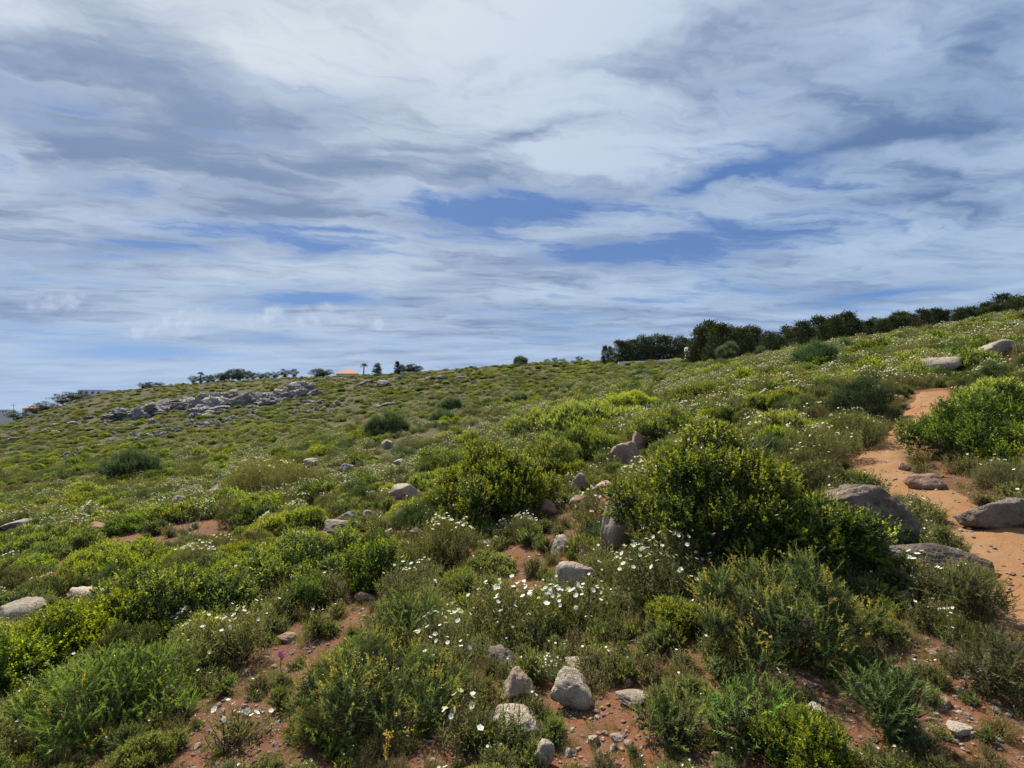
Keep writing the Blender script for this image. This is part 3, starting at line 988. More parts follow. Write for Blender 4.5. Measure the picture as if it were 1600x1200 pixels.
KEEP = []       # photo rectangles that no shrub standing in front may cover: (x0,y0,x1,y1,Y)
TAKEN = []      # (x, y, radius)


def describe(px, py):
    """where something lies, told by the nearest landmark"""
    m = min(MARKS, key=lambda q: (q[0] - px) ** 2 + 2.5 * (q[1] - py) ** 2)
    dx, dy = px - m[0], py - m[1]; dist = math.hypot(dx, dy)
    where = ('left of' if dx < 0 else 'right of') if abs(dx) > 1.2 * abs(dy) else ('in front of' if dy > 0 else 'behind')
    return ('close ' if dist < 60 else 'well ' if dist > 130 else '') + where + ' ' + m[2]


def tell_apart(made):
    """made: (label, depth, object); near-twins get told apart by depth"""
    by = {}
    for lab, y, o in made: by.setdefault(lab, []).append((y, o))
    for lab, lst in by.items():
        lst.sort(key=lambda q: q[0])
        tags = {1: [''], 2: [', the nearer one', ', the farther one'], 3: [', nearest of three', ', middle of three', ', farthest of three']}.get(len(lst), [''] * len(lst))
        for (y, o), tg in zip(lst, tags):
            full = lab + tg
            if len(full.split()) > 16: full = ' '.join(full.split()[1:])
            o['label'] = full


def rock(x0, y0, x1, y1, label, mat='rock', seed=0, deep=0.9, name='rock', sink=0.22, tilt=(0, 0), rz=None, group=None, level=4, keep=True, strata=0.0, sharp=34.0, Y=None, cat='rock'):
    """a rock that shows in the photo inside the given box; base rests in the soil"""
    cx = (x0 + x1) / 2
    if Y is None:
        x, y, z = hit(cx, y1)
    else:
        x, y, z = at_depth(cx, Y)
    w = (x1 - x0) * y / F; h = (y1 - y0) * y / F
    dp = w * deep
    sd_ = max(0.0, (y1 - HY) / math.hypot(F, y1 - HY))
    h = max(h - 0.75 * dp * sd_, (0.55 if y1 > 1000 else 0.95) * h)
    hh = h / (1 - sink * 0.5)
    o = add(name, rock_mesh('rock', seed + 100, M[mat], level, strata=strata, sharp=sharp), None,
            (x, y + dp * 0.4, gz(x, y + dp * 0.15) + hh * (0.5 - sink * 0.5)), (tilt[0], tilt[1], (seed * 1.7) % 0.5 - 0.25 if rz is None else rz), (w / 2, dp / 2, hh / 2), label=label, category=cat)
    if group: o['group'] = group
    if seed in SHORT_ROCK: MARKS.append((cx, y1, SHORT_ROCK[seed]))
    if keep:
        KEEP.append((x0, y0, x1, y1, y))
    TAKEN.append((x, y + dp * 0.4, w * 0.6))
    return o


# -- by the path
rock(1312, 762, 1478, 868, 'big dark weathered slab sloping down beside the orange path', 'rock_dark', 1, 0.75, 'boulder', 0.3, (0.0, 0.22), 0.25, level=5, strata=0.12, sharp=11, cat='boulder')
rock(1395, 855, 1556, 906, 'long low brown slab at the path edge, in front of the big dark slab', 'rock_dark', 2, 0.5, 'boulder', 0.35, (0.1, 0.12), -0.3, level=5, strata=0.1, sharp=11, cat='boulder')
rock(1520, 778, 1640, 834, 'dark grey boulder cut by the picture edge on the far side of the path', 'rock_dark', 3, 0.7, 'boulder', 0.25, level=5, cat='boulder')
rock(1432, 742, 1492, 769, 'small flat brown rock on the far edge of the path', 'rock_red', 4, 0.8, sink=0.35)
rock(1408, 722, 1428, 738, 'little pinkish stone on the path below the dark right-hand shrub', 'rock_red', 34, 0.9, sink=0.3, level=3)
rock(1450, 556, 1514, 587, 'rounded grey boulder on the flowering slope above the path', 'rock', 5, 0.8, 'boulder', 0.3, sharp=16, level=4, cat='boulder')
rock(1540, 531, 1604, 560, 'flat grey boulder near the top of the slope at the picture edge', 'rock', 76, 0.8, 'boulder', 0.35, sharp=16, level=4, cat='boulder')
rock(1405, 925, 1460, 945, 'low grey rock half buried in dry grass below the long slab', 'rock_dark', 7, 0.8, sink=0.4)
rock(1340, 1018, 1372, 1042, 'small reddish rock beside the orange-tipped gorse', 'rock_red', 8, 0.9, sink=0.3, level=3)
# -- the middle
rock(943, 778, 990, 878, 'tall upright grey stone leaning against the largest green shrub', 'rock', 9, 0.7, 'standing_stone', 0.15, (0, 0.1), 0.3, cat='stone')
rock(866, 880, 940, 938, 'smooth beige block with a square top among white flowers', 'rock', 10, 0.7, 'boulder', 0.25, (0, 0.05), sharp=22, cat='boulder')
rock(955, 688, 1002, 735, 'pinkish boulder between two bushes below the yellow-green ridge shrubs', 'rock_red', 11, 0.7, 'boulder', 0.2, cat='boulder')
rock(988, 672, 1014, 708, 'upright pink stone behind the pinkish boulder', 'rock_red', 12, 0.7, sink=0.2)
rock(889, 737, 916, 775, 'pointed grey stone standing right of the middle green bush', 'rock', 13, 0.8, sink=0.2)
rock(832, 774, 872, 810, 'pink blocky stone at the foot of the middle green bush', 'rock_red', 14, 0.8, sink=0.25)
rock(892, 774, 932, 797, 'flat reddish stone beside the pointed grey stone', 'rock_red', 15, 0.8, sink=0.3)
rock(925, 752, 962, 772, 'low brown stone above the tall upright stone', 'rock_red', 16, 0.8, sink=0.3)
rock(858, 838, 900, 868, 'sloping brown stone half hidden in grass left of the tall stone', 'rock', 17, 0.8, sink=0.3)
rock(905, 858, 930, 880, 'small grey stone just above the square-topped block', 'rock', 18, 0.8, sink=0.3, level=3)
rock(815, 932, 848, 958, 'red-brown stone left of the square-topped block', 'rock_red', 19, 0.8, sink=0.3, level=3)
# -- the near foreground
rock(764, 1104, 850, 1160, 'wide grey rock with a notched top on bare red soil', 'rock', 20, 0.75, 'boulder', 0.2, (0.05, 0.1), cat='boulder')
rock(864, 1038, 934, 1112, 'flat-faced triangular grey rock tilted on the red soil', 'rock', 21, 0.9, 'boulder', 0.12, (-0.1, 0.35), sharp=26, cat='boulder')
rock(886, 1017, 958, 1056, 'broad pale rock behind the triangular rock', 'rock', 22, 0.75, 'boulder', 0.2, cat='boulder')
rock(756, 1004, 806, 1052, 'dark brown cleft rock at the head of the layered slab', 'rock_dark', 23, 0.8, 'boulder', 0.2, cat='boulder')
rock(780, 1034, 838, 1108, 'long layered brown slab sloping towards the bare soil', 'rock', 24, 0.9, 'boulder', 0.3, (0.35, 0), strata=0.2, cat='boulder')
rock(837, 1154, 867, 1204, 'small egg-shaped pale stone in front of the notched rock', 'rock', 25, 0.8, sink=0.2)
rock(966, 1078, 1020, 1108, 'low grey stone in shade right of the triangular rock', 'rock', 26, 0.8, sink=0.3)
rock(975, 1058, 992, 1076, 'small orange stone above the low shaded stone', 'rock_red', 27, 0.9, sink=0.3, level=3)
# -- the left side
rock(604, 756, 656, 787, 'double-humped pale rock left of the middle green bush', 'rock', 40, 0.8, 'boulder', 0.2, cat='boulder')
rock(498, 814, 558, 840, 'flat beige rock with a dark underside behind the low left shrubs', 'rock', 41, 0.7, sink=0.2)
rock(522, 800, 560, 820, 'white-grey rock resting against the flat beige rock', 'rock_pale', 42, 0.7, sink=0.2)
rock(566, 797, 592, 812, 'small pale rock right of the white-grey rock', 'rock_pale', 43, 0.8, sink=0.3, level=3)
rock(590, 827, 616, 848, 'rounded grey stone in front of the double-humped rock', 'rock', 44, 0.8, sink=0.3, level=3)
rock(-40, 942, 62, 988, 'pale hollowed boulder at the left picture edge', 'rock', 45, 0.7, 'boulder', 0.2, cat='boulder')
rock(82, 924, 164, 960, 'long cream boulder above the yellow-green left shrub', 'rock', 46, 0.7, 'boulder', 0.2, cat='boulder')
rock(278, 904, 336, 934, 'humped pale rock among yellow-green shrubs', 'rock', 47, 0.8, 'boulder', 0.2, cat='boulder')
rock(380, 903, 428, 930, 'brown rock in the shade of a dark shrub', 'rock', 48, 0.8, sink=0.3)
rock(230, 1010, 294, 1054, 'grey rock in deep shade under the left shrubs', 'rock', 49, 0.8, sink=0.25)
rock(100, 1072, 138, 1098, 'small pale stone at the back of the feathery left bush', 'rock_pale', 50, 0.8, sink=0.3, level=3)
rock(6, 1124, 52, 1160, 'grey stone beside the feathery left bush at the picture edge', 'rock', 51, 0.8, sink=0.25)
rock(-12, 1104, 28, 1128, 'small dark stone behind the grey edge stone', 'rock_dark', 52, 0.8, sink=0.3, level=3)
rock(-14, 812, 46, 832, 'white boulder at the left picture edge behind dark shrubs', 'rock_pale', 53, 0.7, 'boulder', 0.2, cat='boulder')
rock(128, 817, 170, 837, 'tan flat-topped rock on the left slope', 'rock_red', 54, 0.7, sink=0.2)
rock(96, 840, 140, 860, 'grey slab lying below the tan flat-topped rock', 'rock', 55, 0.7, sink=0.3)
rock(264, 774, 298, 793, 'pale rounded rock alone on the green left slope', 'rock', 56, 0.8, sink=0.25)
rock(594, 686, 612, 702, 'small round grey rock below the blue-green broom', 'rock', 57, 0.9, sink=0.2, level=3)
rock(614, 717, 630, 728, 'tiny cream rock in the flowering scrub', 'rock_pale', 58, 0.9, sink=0.2, level=3)
rock(528, 724, 552, 740, 'cream rock in pale grass left of the tiny cream rock', 'rock_pale', 59, 0.9, sink=0.2, level=3)
rock(1040, 655, 1072, 672, 'brown rock at the far edge of the yellow-green ridge shrubs', 'rock_red', 60, 0.8, sink=0.3, level=3)
rock(452, 830, 484, 850, 'small cream rock left of the flat beige rock', 'rock', 80, 0.8, sink=0.15, level=3)
rock(540, 876, 572, 897, 'small tan rock below the flat beige rock', 'rock_red', 81, 0.8, sink=0.15, level=3)
rock(698, 855, 726, 873, 'pale stone under the bright middle shrub', 'rock', 82, 0.8, sink=0.15, level=3)
rock(636, 826, 668, 848, 'low grey stone right of the rounded grey stone', 'rock', 83, 0.8, sink=0.15, level=3)
rock(324, 757, 352, 773, 'cream rock up the slope from the lone pale rock', 'rock', 84, 0.8, sink=0.15, level=3)
rock(405, 742, 430, 757, 'small pale rock above the brownish thicket', 'rock', 85, 0.8, sink=0.15, level=3)
rock(470, 716, 496, 730, 'pale rock on the slope left of the cream rock', 'rock', 86, 0.8, sink=0.15, level=3)
rock(340, 932, 372, 952, 'grey stone right of the humped pale rock', 'rock', 87, 0.8, sink=0.15, level=3)
rock(430, 985, 462, 1006, 'brown stone at the head of the left soil patch', 'rock_red', 88, 0.8, sink=0.15, level=3)
rock(550, 926, 580, 944, 'rusty stone at the upper edge of the central soil patch', 'rock_red', 89, 0.8, sink=0.15, level=3)
rock(180, 842, 212, 858, 'tan stone right of the grey left slab', 'rock_red', 90, 0.8, sink=0.15, level=3)
rock(745, 845, 775, 862, 'grey stone in the shadow of the bright middle shrub', 'rock', 91, 0.8, sink=0.15, level=3)
rock(1262, 1100, 1300, 1124, 'pale stone below the wide orange-tipped gorse', 'rock', 92, 0.8, sink=0.2, level=3)
rock(1490, 1130, 1530, 1154, 'flat pale stone on the stony soil in the lower right', 'rock', 93, 0.8, sink=0.2, level=3)

# -- stones lying loose on the soil: alike, sharing a label
STONE_PROTO = [rock_mesh('loose_stone', 300 + k, M[['rock', 'rock_red', 'rock'][k % 3]], 3) for k in range(6)]


def loose_stones():
    rng = np.random.default_rng(41); made = []
    n = 0
    while n < 46:
        k = rng.integers(len(SOIL)); cx, cy, rx, ry, s = SOIL[k]
        x = cx + rng.normal() * rx * 0.6; y = cy + rng.normal() * ry * 0.6
        if y < 1.9 or path_dist(x, y)[0] < -0.1: continue
        w = rng.uniform(0.03, 0.075)
        h = w * rng.uniform(0.5, 0.8)
        o = add('stone', STONE_PROTO[rng.integers(6)], None, (x, y, gz(x, y) + h * 0.18), (0, 0, rng.uniform(0, 6.28)), (w / 2, w / 2 * rng.uniform(0.6, 1), h / 2),
            category='stone', group='loose stones on bare soil')
        made.append(('loose stone, ' + describe(*project(x, y, gz(x, y))), y, o))
        n += 1
    n = 0
    while n < 16:
        k = rng.integers(20, 150); x, y = _mid[k] + rng.normal(size=2) * _wid[k] * 0.3
        w = rng.uniform(0.03, 0.07); h = w * 0.6
        o = add('stone', STONE_PROTO[rng.integers(6)], None, (x, y, gz(x, y) + 0.03 + h * 0.15), (0, 0, rng.uniform(0, 6.28)), (w / 2, w / 2 * 0.7, h / 2),
            category='stone', group='small stones on the path')
        made.append(('small stone on the path ' + describe(*project(x, y, gz(x, y))), y, o))
        n += 1
    tell_apart(made)



# ------------------------------------------------------------------ far rocks: outcrop, rubble row, scattered karst
KARST = [rock_mesh('karst_block', 400 + k, M['rock_pale'], 4, 15, 0.24, 30, 0.45) for k in range(7)]


def outcrop():
    rng = np.random.default_rng(5)
    root = None
    cols = [(172, 652, 22, 16), (198, 648, 34, 26), (222, 646, 34, 26), (246, 640, 30, 18), (270, 634, 34, 18), (292, 632, 26, 14), (306, 640, 24, 26), (326, 632, 44, 40), (350, 626, 40, 36), (376, 628, 40, 30),
            (400, 622, 34, 20), (418, 619, 30, 20), (436, 618, 32, 26), (456, 614, 40, 32), (472, 616, 24, 20), (486, 612, 22, 14), (340, 640, 30, 16), (310, 646, 20, 12), (430, 624, 24, 14), (410, 628, 30, 12), (362, 612, 26, 10), (394, 612, 22, 9), (284, 624, 30, 10), (258, 628, 24, 10), (212, 634, 20, 10), (480, 626, 34, 8)]
    x, y, z = hit(330, 640)
    root = add('rock_outcrop', None, None, (x, y, z), label='long pale grey limestone outcrop on the far left hillside', category='outcrop')
    for k, (px, py, w, h) in enumerate(cols):
        X, Y, Z = hit(px, py + 7)
        Y = min(max(Y, y * 0.8), y * 1.2); X = (px - 800) / F * Y; Z = gz(X, Y)
        for q in range(5):
            ww = w * Y / F * 0.58 * rng.uniform(0.6, 1.15); hh = h * Y / F * 0.43 * rng.uniform(0.6, 1.1)
            X2 = X + rng.uniform(-0.4, 0.4) * w * Y / F; Y2 = Y + rng.uniform(-0.5, 1.0) * w * Y / F * 0.8
            add('block', KARST[(k * 3 + q) % 7], root, (X2 - x, Y2 - y, gz(X2, Y2) - z + hh * 0.3 + (q == 0) * hh * 0.6), (rng.normal() * 0.2, rng.normal() * 0.15 - 0.1, rng.normal() * 0.25), (ww, ww * 0.7, hh))


def rubble_row():
    rng = np.random.default_rng(6)
    line = [(0, 733), (60, 727), (110, 712), (150, 700), (170, 694), (205, 686), (240, 678), (270, 674), (310, 664), (350, 657), (390, 651), (430, 645), (470, 640), (510, 636), (535, 632)]
    x, y, z = hit(300, 668)
    root = add('rubble_row', None, None, (x, y, z), label='low broken row of grey stones running down the left hillside below the outcrop', category='stone row')
    L = np.array(line, float); s = np.linspace(0, len(L) - 1, 150)
    for k, t in enumerate(s):
        px = np.interp(t, np.arange(len(L)), L[:, 0]) + rng.normal() * 3; py = np.interp(t, np.arange(len(L)), L[:, 1]) + rng.normal() * (3.5 if px > 250 else 2.0)
        if px < 150 and rng.random() < 0.25: continue
        X, Y, Z = hit(px, py)
        w = rng.uniform(4, 13) * Y / F * 0.5; h = w * rng.uniform(0.6, 1.0)
        add('stone', KARST[rng.integers(7)], root, (X - x, Y - y, Z - z + h * 0.45), (rng.normal() * 0.2, rng.normal() * 0.2, rng.uniform(0, 6.28)), (w, w * 0.8, h))


def karst_scatter():
    rng = np.random.default_rng(8); made = []
    spots = [(20, 692, 20, 9), (40, 687, 14, 6), (36, 697, 10, 4), (70, 676, 14, 6), (88, 678, 18, 6), (88, 665, 18, 4), (112, 663, 14, 5), (140, 655, 20, 5), (120, 664, 14, 4), (152, 661, 14, 6), (164, 667, 14, 8), (140, 672, 18, 4),
             (238, 661, 16, 8), (152, 700, 18, 6), (95, 652, 16, 4), (178, 678, 12, 4), (60, 674, 12, 4), (5, 700, 10, 4), (205, 668, 12, 5),
             (566, 604, 26, 7), (600, 603, 24, 10), (578, 600, 20, 6), (625, 593, 16, 5), (645, 591, 20, 5), (670, 594, 20, 6), (690, 592, 20, 6), (606, 634, 22, 6), (590, 637, 16, 5), (720, 594, 18, 6), (660, 602, 20, 6), (536, 594, 16, 4), (534, 676, 14, 7), (780, 660, 14, 7), (1060, 610, 20, 8), (1050, 572, 14, 4), (1218, 560, 16, 6), (1210, 538, 10, 3), (1160, 556, 14, 4), (1075, 560, 12, 3)]
    for k, (px, py, w, h) in enumerate(spots):
        X, Y, Z = hit(px, py); ww = w * Y / F * 0.5; hh = h * Y / F * 0.7
        far_mid = px > 500
        o = add('rock', KARST[k % 7], None, (X, Y, Z + hh * 0.4), (0, rng.normal() * 0.1, rng.uniform(-0.6, 0.6)), (ww, ww * 0.7, hh), category='rock',
            group='rocks on the distant middle hillside' if far_mid else 'pale rocks on the far left slope')
        made.append((('grey distant rock ' if far_mid else 'pale distant rock ') + describe(px, py), Y, o))
    tell_apart(made)


outcrop(); rubble_row()

# ------------------------------------------------------------------ named shrubs
def shrub_at(px, py, wpx, hpx, Y=None):
    """ground point and real size for a shrub whose foot shows at (px,py)"""
    x, y, z = hit(px, py) if Y is None else at_depth(px, Y)
    if y > 140: x, y, z = at_depth(px, 60.0 if px > 1000 else 140.0)
    w = wpx * y / F; h = hpx * y / F
    y2 = y + w * 0.35
    x2 = (px - 800) / F * y2
    return x2, y2, gz(x2, y2), w, h


def special(kind, px, py, wpx, hpx, label, seed, cat='shrub', name=None, group=None, deep=0.85, single=False, **kw):
    x, y, z, w, h = shrub_at(px, py, wpx, hpx)
    h = max(h * 0.9, 0.12)
    fn = {'mastic': mastic, 'rockrose': rockrose, 'heath': heath, 'broom': broom}[kind]
    k = max(1.0, w / 2.0)
    parts = fn(seed, w / k, w / k * deep, h / k, **kw)
    nm = name or {'mastic': 'mastic_shrub', 'rockrose': 'rockrose_shrub', 'heath': 'heath_shrub', 'broom': 'broom_shrub'}[kind]
    TAKEN.append((x, y, w * 0.42))
    if seed in SHORT_SHRUB: MARKS.append((px, py, SHORT_SHRUB[seed]))
    return plant(nm, proto_meshes(nm, parts, single), (x, y, z - 0.02), 0, (k, k, k), label, cat, group, parts.get('spots') if single else None)


# mastic (leathery, yellow-green)
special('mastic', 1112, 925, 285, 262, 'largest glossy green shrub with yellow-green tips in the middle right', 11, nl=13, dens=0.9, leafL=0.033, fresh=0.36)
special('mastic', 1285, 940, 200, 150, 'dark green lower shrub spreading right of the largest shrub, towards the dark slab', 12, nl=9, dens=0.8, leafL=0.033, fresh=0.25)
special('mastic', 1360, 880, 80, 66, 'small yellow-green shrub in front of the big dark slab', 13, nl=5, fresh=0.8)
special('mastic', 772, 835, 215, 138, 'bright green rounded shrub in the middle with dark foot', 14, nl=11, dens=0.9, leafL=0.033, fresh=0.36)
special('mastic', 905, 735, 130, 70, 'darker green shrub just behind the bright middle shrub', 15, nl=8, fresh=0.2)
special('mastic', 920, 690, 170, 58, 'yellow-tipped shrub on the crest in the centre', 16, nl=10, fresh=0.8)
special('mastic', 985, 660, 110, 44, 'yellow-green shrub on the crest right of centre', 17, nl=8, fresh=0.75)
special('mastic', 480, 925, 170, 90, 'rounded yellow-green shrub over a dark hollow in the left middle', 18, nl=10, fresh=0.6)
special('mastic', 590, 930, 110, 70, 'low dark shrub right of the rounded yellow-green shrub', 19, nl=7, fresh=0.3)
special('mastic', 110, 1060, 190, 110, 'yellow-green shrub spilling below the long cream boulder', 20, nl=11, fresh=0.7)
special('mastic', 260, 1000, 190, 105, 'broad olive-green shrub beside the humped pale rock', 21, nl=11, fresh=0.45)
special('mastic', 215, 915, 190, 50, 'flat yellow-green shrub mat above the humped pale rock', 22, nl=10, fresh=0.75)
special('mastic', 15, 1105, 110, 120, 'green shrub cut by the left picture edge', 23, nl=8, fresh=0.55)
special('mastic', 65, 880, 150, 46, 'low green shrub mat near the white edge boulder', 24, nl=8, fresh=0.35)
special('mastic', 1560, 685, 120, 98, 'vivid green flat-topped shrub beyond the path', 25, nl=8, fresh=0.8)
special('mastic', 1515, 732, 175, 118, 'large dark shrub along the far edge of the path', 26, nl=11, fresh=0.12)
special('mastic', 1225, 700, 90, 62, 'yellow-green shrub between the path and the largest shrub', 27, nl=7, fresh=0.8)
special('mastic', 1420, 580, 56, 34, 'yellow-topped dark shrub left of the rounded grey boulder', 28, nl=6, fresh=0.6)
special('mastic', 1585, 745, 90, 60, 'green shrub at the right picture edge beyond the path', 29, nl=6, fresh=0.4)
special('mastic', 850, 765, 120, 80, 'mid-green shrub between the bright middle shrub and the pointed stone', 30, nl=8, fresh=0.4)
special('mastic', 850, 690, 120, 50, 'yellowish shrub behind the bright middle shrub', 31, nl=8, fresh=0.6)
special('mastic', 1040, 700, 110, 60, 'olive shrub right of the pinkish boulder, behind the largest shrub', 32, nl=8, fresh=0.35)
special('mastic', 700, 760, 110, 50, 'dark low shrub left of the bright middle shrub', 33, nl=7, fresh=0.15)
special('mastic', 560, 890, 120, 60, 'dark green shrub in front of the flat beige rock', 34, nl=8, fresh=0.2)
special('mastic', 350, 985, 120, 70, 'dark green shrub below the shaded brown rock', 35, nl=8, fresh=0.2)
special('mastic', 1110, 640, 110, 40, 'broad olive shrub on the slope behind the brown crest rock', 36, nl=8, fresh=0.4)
# heath (feathery)
special('heath', 160, 1185, 270, 140, 'feathery bright green bush in the lower left corner', 41, dens=1.2, cb=(0.25, 0.33, 0.07), tips=0.04)
special('heath', 645, 1045, 170, 105, 'feathery dark green bush left of the layered slab', 42, dens=1.2)
special('heath', 590, 1190, 270, 150, 'big gorse bush with rusty orange tips at the bottom centre left', 43, name='gorse_shrub', dens=1.2, tips=0.20, cb=(0.25, 0.27, 0.06))
special('heath', 1225, 1085, 270, 165, 'wide gorse bush with yellow-orange tips in front of the largest shrub', 44, name='gorse_shrub', dens=1.2, tips=0.20, cb=(0.25, 0.27, 0.06))
special('heath', 1180, 1195, 130, 110, 'fresh green feathery bush at the bottom right of centre', 45, dens=1.3, cb=(0.24, 0.38, 0.06), plume=1.2)
special('heath', 1405, 1190, 100, 130, 'upright dark green heath bush at the bottom right', 46, dens=1.3, cb=(0.17, 0.24, 0.06), plume=1.2)
special('heath', 1370, 1090, 60, 60, 'small green heath tuft beside the reddish rock', 47, dens=1.3, cb=(0.14, 0.21, 0.045))
special('heath', 1060, 1180, 110, 80, 'low olive bush right of the bare stony soil', 48, dens=1.4)
special('heath', 1510, 1000, 130, 90, 'dry olive bush beside the path in the lower right', 49, dens=1.1, ca=(0.07, 0.075, 0.03), cb=(0.20, 0.19, 0.065))
special('heath', 1570, 1120, 160, 90, 'sprawling olive bush in the lower right corner', 50, dens=1.1, ca=(0.07, 0.075, 0.03), cb=(0.20, 0.19, 0.065))
special('heath', 1340, 665, 110, 72, 'dark green spiky heath shrub above the path bend', 51, dens=1.2, ca=(0.035, 0.055, 0.028), cb=(0.075, 0.10, 0.05))
special('heath', 770, 1200, 100, 50, 'low green bush under the notched rock', 52, dens=1.3)
special('heath', 50, 870, 110, 40, 'blue-green low heath near the left edge', 53, dens=1.2, cb=(0.08, 0.12, 0.055))
# rockrose with separately built flowers
special('rockrose', 1040, 965, 150, 100, 'rockrose covered in white flowers beside the square-topped block', 61, flowers=64, single=True, dens=1.2)
special('rockrose', 800, 1010, 150, 80, 'rockrose with white flowers behind the cleft rock', 62, flowers=44, single=True)
special('rockrose', 900, 1000, 140, 52, 'rockrose with white flowers in front of the square-topped block', 63, flowers=44, single=True)
special('rockrose', 370, 1060, 130, 90, 'rockrose with white flowers right of the left shrubs', 64, flowers=26, single=True)
special('rockrose', 735, 1190, 90, 70, 'small rockrose with large white blooms left of the notched rock', 65, flowers=12, single=True, fr=0.0175)
special('rockrose', 700, 900, 150, 70, 'rockrose below the bright middle shrub, dotted with white flowers', 66, flowers=48, single=True)
special('rockrose', 1270, 740, 130, 70, 'pale rockrose thick with white flowers left of the path', 67, flowers=46, single=True)
special('rockrose', 1330, 705, 110, 50, 'rockrose mat with white flowers along the path edge', 68, flowers=36, single=True)
special('rockrose', 930, 850, 100, 70, 'rockrose with white flowers left of the tall upright stone', 69, flowers=24, single=True)
special('rockrose', 640, 950, 110, 60, 'rockrose at the edge of the red soil left of centre', 70, flowers=18, single=True)
special('rockrose', 430, 790, 190, 58, 'big brownish rockrose thicket on the left slope', 71, flowers=40, dens=0.9, dry=0.25, single=True)
special('rockrose', 1450, 950, 110, 60, 'thin dry rockrose with white flowers below the long slab', 72, flowers=9, single=True, dens=0.7, dry=0.3)
special('rockrose', 360, 1190, 100, 60, 'sparse rockrose with white blooms at the bottom left', 73, flowers=10, single=True, dens=0.7, dry=0.2, fr=0.0175)
# broom domes in the middle distance
special('broom', 210, 757, 82, 54, 'round blue-green broom bush alone on the left slope', 81)
special('broom', 606, 684, 68, 40, 'wide blue-green broom bush in the middle distance', 82)
special('broom', 706, 647, 44, 26, 'dark round broom bush on the middle hillside', 83)
special('broom', 690, 662, 46, 20, 'low pale broom in front of the dark round broom', 84)
special('broom', 816, 633, 30, 16, 'small dark broom right of the dark round broom', 85)
special('broom', 1280, 582, 76, 46, 'big dark broom bush in front of the pine belt', 86)
special('broom', 1138, 568, 38, 34, 'dark rounded broom bush at the left end of the pine belt', 87)
special('broom', 1188, 562, 20, 22, 'small dark bush right of the rounded one below the pines', 88)
special('broom', 878, 613, 26, 9, 'flat dark bush on the distant central hillside', 89)
special('broom', 1006, 592, 34, 12, 'long dark bush on the distant hillside right of centre', 90)
special('broom', 976, 606, 18, 12, 'small dark bush left of the long dark one', 91)
special('broom', 1320, 555, 40, 24, 'grey-green bush behind the big dark broom', 92)
special('broom', 1245, 545, 14, 14, 'tiny dark bush directly under the pines', 93)
special('broom', 812, 571, 26, 14, 'dark round bush on the skyline in the centre', 94)


# ------------------------------------------------------------------ the many alike shrubs
def protos(fn, nm, variants, single=False):
    out = []
    for sd_, kw in variants:
        p = fn(sd_, **kw); out.append((proto_meshes(nm, p, False), p))
    return out


PROTO = {
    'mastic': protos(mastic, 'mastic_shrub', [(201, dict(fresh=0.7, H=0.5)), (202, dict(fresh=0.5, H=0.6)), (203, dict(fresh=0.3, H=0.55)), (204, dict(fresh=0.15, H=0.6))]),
    'rockrose': protos(rockrose, 'rockrose_shrub', [(211, dict(W=1, D=1, H=0.62, flowers=40, dens=0.8, fr=0.028)), (212, dict(W=1, D=1, H=0.6, flowers=26, dens=0.8, fr=0.028)), (213, dict(W=1, D=1, H=0.6, flowers=60, dens=0.8, fr=0.028)), (214, dict(W=1, D=1, H=0.6, flowers=18, dens=0.8, dry=0.35, fr=0.028))]),
    'heath': protos(heath, 'heath_shrub', [(221, dict(W=1, D=1, H=0.6)), (222, dict(W=1, D=1, H=0.6, cb=(0.115, 0.165, 0.06))), (223, dict(W=1, D=1, H=0.6, ca=(0.07, 0.075, 0.03), cb=(0.21, 0.20, 0.065)))]),
    'gorse': protos(heath, 'gorse_shrub', [(231, dict(W=1, D=1, H=0.6, tips=0.22, cb=(0.22, 0.23, 0.055))), (232, dict(W=1, D=1, H=0.6, tips=0.35, cb=(0.22, 0.22, 0.055)))]),
}
LAB = {
    'mastic': ('low leathery green shrub with yellowish tips in the dense near scrub', 'leathery green shrubs of the near scrub'),
    'rockrose': ('low rockrose dotted with small white flowers in the dense near scrub', 'rockroses of the near scrub'),
    'heath': ('low feathery olive-green heath bush in the dense near scrub', 'heath bushes of the near scrub'),
    'gorse': ('low spiny bush with rusty orange tips in the dense near scrub', 'orange-tipped bushes of the near scrub'),
}


DESC = {'mastic': ['yellow-tipped leafy shrub', 'fresh green leafy shrub', 'deep green leafy shrub', 'very dark leafy shrub'], 'rockrose': ['white-flowered rockrose', 'lightly flowered rockrose', 'thickly flowered rockrose', 'dry brownish rockrose'],
        'heath': ['feathery green heath', 'blue-green heath', 'olive heath'], 'gorse': ['orange-tipped gorse', 'rusty gorse']}


